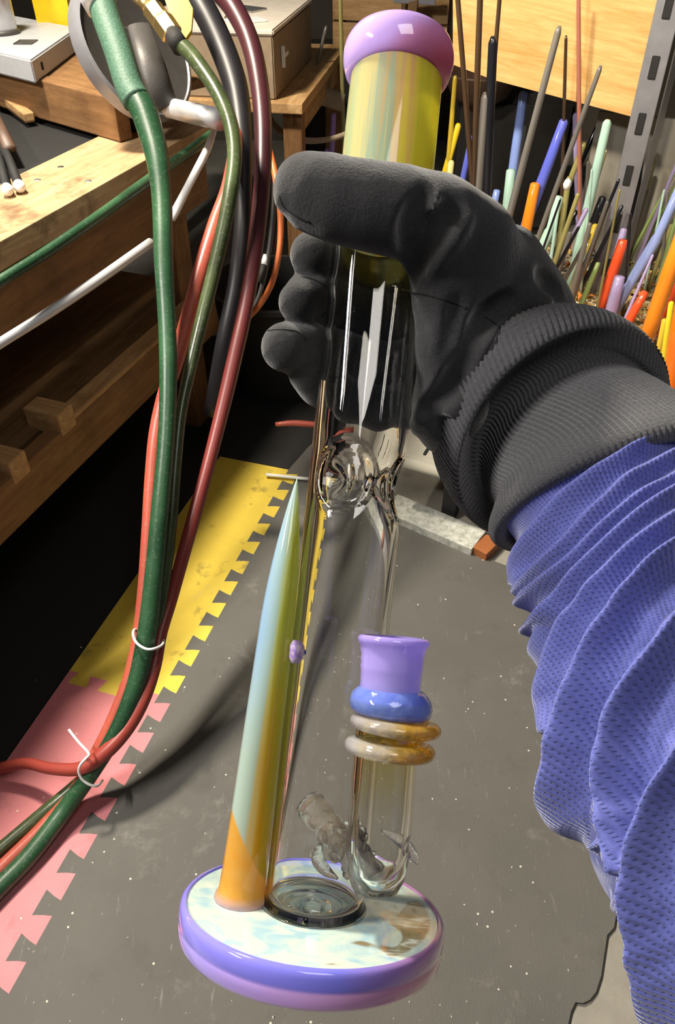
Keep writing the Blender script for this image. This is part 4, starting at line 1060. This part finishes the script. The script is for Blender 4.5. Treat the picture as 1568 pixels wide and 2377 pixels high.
CUTS = [
    [(985, 455, 10), (962, 500, 17), (952, 545, 19), (948, 600, 12)],
    [(1052, 480, 14), (1020, 525, 20), (985, 580, 18), (960, 640, 10)],
    [(1180, 690, 12), (1120, 745, 22), (1085, 830, 24), (1040, 905, 22), (985, 955, 10)],
    [(1060, 700, 10), (1052, 760, 12), (1030, 830, 8)],
    [(1020, 985, 16), (1050, 1010, 20)],
    [(1262, 640, 16), (1280, 655, 22), (1296, 672, 20)],
]
RIDG = [
    [(1010, 462, 7), (985, 515, 10), (968, 580, 10), (962, 620, 6)],
    [(1085, 505, 7), (1050, 560, 10), (1000, 630, 9)],
    [(1110, 760, 9), (1070, 840, 13), (1010, 915, 13), (968, 985, 9), (962, 1020, 6)],
    [(1290, 690, 10), (1200, 695, 14), (1140, 760, 12), (1120, 800, 8)],
]
_c = [fold(r, 0.10) for r in CUTS]; _g = [fold(r, -0.55) for r in RIDG]
STEP = 0.00165
lo = np.array([-0.050, -0.005, 0.330]); hi = np.array([0.155, 0.225, 0.512])
n3 = np.ceil((hi - lo) / STEP).astype(int)
gx, gy, gz = [lo[i] + STEP * np.arange(n3[i]) for i in range(3)]
F3 = np.empty(tuple(n3), dtype=np.float32)
for i0 in range(0, n3[0], 16):
    G = np.stack(np.meshgrid(gx[i0:i0 + 16], gy, gz, indexing='ij'), -1)
    v = body(G)
    for seq in _g:
        for (p, r), (q, s) in zip(seq[:-1], seq[1:]): v = smin(v, cone(G, p, q, r, s), 0.006)
    for seq in _c:
        for (p, r), (q, s) in zip(seq[:-1], seq[1:]): v = smax(v, -cone(G, p, q, r, s), 0.0055)
    F3[i0:i0 + 16] = v
def surface_nets(F):
    ins = F < 0
    nx, ny, nz = F.shape
    cnt = np.zeros((nx - 1, ny - 1, nz - 1), np.int8)
    for dx in (0, 1):
        for dy in (0, 1):
            for dz in (0, 1): cnt += ins[dx:nx - 1 + dx, dy:ny - 1 + dy, dz:nz - 1 + dz]
    act = (cnt > 0) & (cnt < 8)
    I = np.argwhere(act); idx = -np.ones(act.shape, np.int64); idx[act] = np.arange(len(I))
    acc = np.zeros((len(I), 3)); num = np.zeros(len(I))
    C = [(a, b, c) for a in (0, 1) for b in (0, 1) for c in (0, 1)]
    for p in C:
        for q in C:
            if sum(q) - sum(p) == 1 and all(q[k] >= p[k] for k in range(3)):
                a = F[I[:, 0] + p[0], I[:, 1] + p[1], I[:, 2] + p[2]]; b = F[I[:, 0] + q[0], I[:, 1] + q[1], I[:, 2] + q[2]]
                m = (a < 0) != (b < 0); t = np.where(m, a / (a - b + 1e-20), 0)
                pt = np.array(p) + t[:, None] * (np.array(q) - np.array(p))
                acc[m] += pt[m]; num[m] += 1
    V = I + acc / num[:, None]
    Q = []
    for axis in range(3):
        o1, o2 = (axis + 1) % 3, (axis + 2) % 3
        s0 = [slice(None)] * 3; s1 = [slice(None)] * 3
        s0[axis] = slice(0, -1); s1[axis] = slice(1, None)
        for o_ in (o1, o2): s0[o_] = slice(1, -1); s1[o_] = slice(1, -1)
        a, b = ins[tuple(s0)], ins[tuple(s1)]
        for flip in (0, 1):
            E = np.argwhere((a & ~b) if flip == 0 else (~a & b))
            E[:, o1] += 1; E[:, o2] += 1
            def cell(d1, d2):
                c = E.copy(); c[:, o1] += d1; c[:, o2] += d2
                return idx[c[:, 0], c[:, 1], c[:, 2]]
            q = np.stack([cell(-1, -1), cell(0, -1), cell(0, 0), cell(-1, 0)], 1)
            Q.append(q if flip == 0 else q[:, ::-1])
    return V, np.vstack(Q)
SV, SF = surface_nets(F3)
SV = lo + SV * STEP
# light smoothing
ed_ = np.vstack([SF[:, [0, 1]], SF[:, [1, 2]], SF[:, [2, 3]], SF[:, [3, 0]]])
for _ in range(3):
    acc = np.zeros_like(SV); num = np.zeros(len(SV))
    np.add.at(acc, ed_[:, 0], SV[ed_[:, 1]]); np.add.at(num, ed_[:, 0], 1)
    np.add.at(acc, ed_[:, 1], SV[ed_[:, 0]]); np.add.at(num, ed_[:, 1], 1)
    SV = SV * 0.5 + 0.5 * acc / num[:, None]
GW = c2w(SV)
person = thing('person', 'arm in black gloves and blue knit sleeve reaching in from the right, gripping the pipe', 'person', tuple(at(1400, 1160, 0.41)))
glove = mk('glove', (GW, SF.tolist()), M_glove, person)
glove['label'] = 'black fleece glove, thumb in front of the pipe, fingers curled behind'
# stitched seams lying on the glove
bvh = BVHTree.FromPolygons([tuple(p) for p in GW], SF.tolist())
M_seam = plain('black_thread', (0.006, 0.006, 0.006), 0.9)
for rows in ([(950, 678), (985, 683), (1020, 692), (1060, 704), (1085, 716)], [(700, 642), (735, 652), (762, 672), (768, 705), (748, 735)], [(618, 768), (650, 765), (690, 770), (712, 790)], [(648, 452), (660, 480), (690, 502), (720, 515)], [(1125, 735), (1150, 750), (1165, 765)]):
    pts = []
    for r in crom(rows, 6):
        hit = bvh.ray_cast(CP, ray(*r).normalized(), 1.0)
        if hit[0] is not None: pts.append(hit[0] + _f * 0.0001)
    if len(pts) > 2: mk('seam', tubevf(pts, 0.00055, 6), M_seam, glove)

def sweep(C, prof, seg, rib=0, amp=0.0, disp=None):
    """C: centre curve; prof: (s along the curve, radius, lean); angle 0 faces the camera, +90 deg is the picture's left"""
    C = np.asarray(C, float)
    L = np.concatenate([[0], np.cumsum(np.linalg.norm(np.diff(C, axis=0), axis=1))])
    T = np.gradient(C, axis=0); T /= np.linalg.norm(T, axis=1)[:, None]
    V, UV = [], []
    ph = np.linspace(-np.pi, np.pi, seg + 1)
    arc = [0]
    for a, b in zip(prof[:-1], prof[1:]): arc.append(arc[-1] + math.hypot(b[0] - a[0], b[1] - a[1]))
    for (s, r, ln), al in zip(prof, arc):
        c = np.array([np.interp(s, L, C[:, k]) for k in range(3)]); t = np.array([np.interp(s, L, T[:, k]) for k in range(3)]); t /= np.linalg.norm(t)
        v = c - np.array(CP); v /= np.linalg.norm(v); n = -(v - t * (v @ t)); n /= np.linalg.norm(n)
        b = np.cross(t, n)
        if b @ np.array(_r) > 0: b = -b
        rr = r + (amp * np.sin(ph * rib) if rib else 0) + (disp(s, ph) if disp else 0)
        rr = np.broadcast_to(rr, ph.shape)
        V.append(c + rr[:, None] * (np.cos(ph)[:, None] * n + np.sin(ph)[:, None] * b) + (ln * np.cos(ph))[:, None] * t)
        UV.append(np.stack([ph / (2 * np.pi) + 0.5, np.full_like(ph, al / arc[-1])], -1))
    V = np.concatenate(V); UV = np.concatenate(UV); F = []
    for i in range(len(prof) - 1):
        for j in range(seg): F.append([i * (seg + 1) + j, i * (seg + 1) + j + 1, (i + 1) * (seg + 1) + j + 1, (i + 1) * (seg + 1) + j])
    return (V, F), UV
ARM = [(1160, 830, 0.462), (1282, 992, 0.440), (1340, 1050, 0.432), (1400, 1125, 0.412), (1510, 1380, 0.368), (1660, 1750, 0.318), (1940, 2200, 0.268), (2330, 2800, 0.225)]
AC = np.array([tuple(at(*r)) for r in crom(ARM, 10)])
AL_ = np.concatenate([[0], np.cumsum(np.linalg.norm(np.diff(AC, axis=0), axis=1))])
def s_of(i): return AL_[i * 10]
s1, s3 = s_of(1), s_of(3)
def pf(rows, n=6): return [tuple(r) for r in crom(rows, n)]
cprof = pf([(s1 + 0.004, 0.044, -0.024), (s1 - 0.005, 0.049, -0.028), (s1 - 0.008, 0.055, -0.031), (s1 - 0.006, 0.0650, -0.035), (s1 + 0.003, 0.0690, -0.036), (s1 + 0.013, 0.0675, -0.034), (s1 + 0.017, 0.0590, -0.031), (s1 + 0.018, 0.0538, -0.026),
            (s3 - 0.016, 0.0565, 0.008), (s3 - 0.006, 0.0605, 0.014), (s3 + 0.001, 0.0640, 0.017), (s3 + 0.007, 0.0648, 0.018), (s3 + 0.011, 0.0620, 0.018), (s3 + 0.011, 0.0560, 0.017), (s3 + 0.003, 0.0490, 0.014)], 6)
vf, uv = sweep(AC, cprof, 132 * 6, 132, 0.0006)
cuff = mk('glove_cuff', vf, M_cuff, person, uv=uv); cuff['label'] = 'folded black rib knit glove cuff'
# sleeve: rolls of cloth between creases; those on the near side follow the folds seen in the photograph
CRE = [s3 - 0.06, s3 - 0.02]
for k_ in range(30): CRE.append(CRE[-1] + 0.016 + 0.010 * ((k_ * 7) % 5) / 4)
def sleeve_disp(s, ph):
    X = np.stack([c + 0.012 * np.sin(ph + 0.9 * k) + 0.005 * np.sin(2 * ph + 1.7 * k) for k, c in enumerate(CRE)])
    X = np.maximum.accumulate(X + np.arange(len(CRE))[:, None] * 0.0004, axis=0)
    k = np.clip((X < s).sum(0) - 1, 0, len(CRE) - 2); j = np.arange(len(ph))
    a, b = X[k, j], X[k + 1, j]; u = np.clip((s - a) / np.maximum(b - a, 1e-5), 0, 1)
    far = 1 / (1 + np.exp(9 * np.cos(ph)))                    # only on the side turned away
    return 0.006 * np.power(np.sin(np.pi * u).clip(0, 1), 0.7) * far - 0.003
SILH = [(s3 - 0.02, 0.0540), (s3 + 0.005, 0.0575), (s3 + 0.03, 0.0580), (s3 + 0.055, 0.0605), (s3 + 0.085, 0.0605), (s3 + 0.12, 0.0640), (s3 + 0.16, 0.0690), (s3 + 0.20, 0.0690), (s3 + 0.24, 0.063), (s3 + 0.32, 0.060), (s3 + 0.6, 0.062)]
sprof = []
s_a, s_b = s3 - 0.006, AL_[-1] - 0.01
for i in range(470):
    t = i / 469; s = s_a + (s_b - s_a) * t
    sprof.append((s, float(np.interp(s, [q[0] for q in SILH], [q[1] for q in SILH])) - 0.004 - 0.005 * max(0, 1 - t * 16), 0.014 * max(0, 1 - t * 8)))
SEG = 340
(SVx, SFx), uv = sweep(AC, sprof, SEG, disp=sleeve_disp)
# traced folds: (pixel path, half width px, height m)
FOLD = [
 ([(1160, 1345), (1166, 1265), (1182, 1222), (1245, 1160), (1330, 1100), (1450, 1030), (1580, 980)], 31, 0.0109),
 ([(1226, 1348), (1237, 1290), (1289, 1220), (1365, 1140), (1480, 1060), (1580, 1010)], 24, 0.0124),
 ([(1200, 1398), (1255, 1342), (1330, 1282), (1394, 1200), (1480, 1122), (1580, 1065)], 23, 0.0116),
 ([(1188, 1480), (1205, 1425), (1262, 1375), (1345, 1318), (1420, 1235), (1500, 1165), (1580, 1118)], 22, 0.0116),
 ([(1195, 1500), (1237, 1466), (1290, 1440), (1335, 1385), (1400, 1305), (1480, 1222), (1580, 1150)], 23, 0.0132),
 ([(1262, 1590), (1258, 1540), (1280, 1470), (1320, 1400)], 20, 0.0093),
 ([(1303, 1690), (1290, 1620), (1302, 1540), (1338, 1450), (1400, 1370), (1470, 1290), (1580, 1205)], 22, 0.0109),
 ([(1330, 1960), (1333, 1860), (1341, 1780), (1361, 1666), (1396, 1551), (1453, 1432), (1512, 1348), (1590, 1275)], 24, 0.0170),
 ([(1500, 2010), (1476, 1930), (1457, 1840), (1454, 1775), (1464, 1690), (1498, 1600), (1590, 1450)], 27, 0.0186),
 ([(1590, 2420), (1560, 2300), (1532, 2180), (1516, 2072), (1524, 1960), (1546, 1869), (1600, 1760)], 27, 0.0155),
 ([(1398, 1960), (1440, 1950), (1478, 1975)], 14, 0.0062),
 ([(1428, 2110), (1445, 2040), (1462, 1980)], 12, 0.0020),
 ([(1455, 2140), (1475, 2060), (1490, 2000)], 11, 0.0020),
 ([(1355, 1640), (1358, 1560), (1400, 1470), (1470, 1370)], 13, 0.0047),
]
q_ = SVx - np.array(CP); dd = q_ @ np.array(_f)
PX = W / 2 + (q_ @ np.array(_r)) / dd * FPX; PY = H / 2 - (q_ @ np.array(_u)) / dd * FPX
h_ = np.zeros(len(SVx)); tuck = np.repeat(np.clip((np.array([q[0] for q in sprof]) - s3 - 0.006) / 0.012, 0, 1), SEG + 1)
for path, hw, am in FOLD:
    R = crom(path, 5); best = np.full(len(SVx), 1e9); tt = np.zeros(len(SVx))
    for k_ in range(len(R) - 1):
        a, b = R[k_], R[k_ + 1]; d_ = b - a
        t = np.clip(((PX - a[0]) * d_[0] + (PY - a[1]) * d_[1]) / (d_ @ d_), 0, 1)
        e = np.hypot(PX - a[0] - t * d_[0], PY - a[1] - t * d_[1])
        m = e < best; best[m] = e[m]
    x = best / hw
    h_ = np.maximum(h_, am * np.where(x < 1.6, np.exp(-1.25 * x ** 1.7), 0))
near = 1 / (1 + np.exp(-7 * np.cos(np.tile(np.linspace(-np.pi, np.pi, SEG + 1), len(sprof)))))
wr = 0.0012 * np.sin(PX * 0.045 + 2 * np.sin(PY * 0.02)) * np.sin(PY * 0.03 + PX * 0.012)
Cn = SVx.reshape(len(sprof), SEG + 1, 3); ctr = Cn[:, :-1].mean(1, keepdims=True)
nr = (Cn - ctr); nr /= np.linalg.norm(nr, axis=2, keepdims=True)
SVx = (Cn + nr * ((h_ + wr) * near * tuck).reshape(len(sprof), SEG + 1, 1)).reshape(-1, 3)
sl = mk('sleeve', (SVx, SFx), M_sleeve, person, uv=uv); sl['label'] = 'blue waffle knit sleeve pushed up in folds'
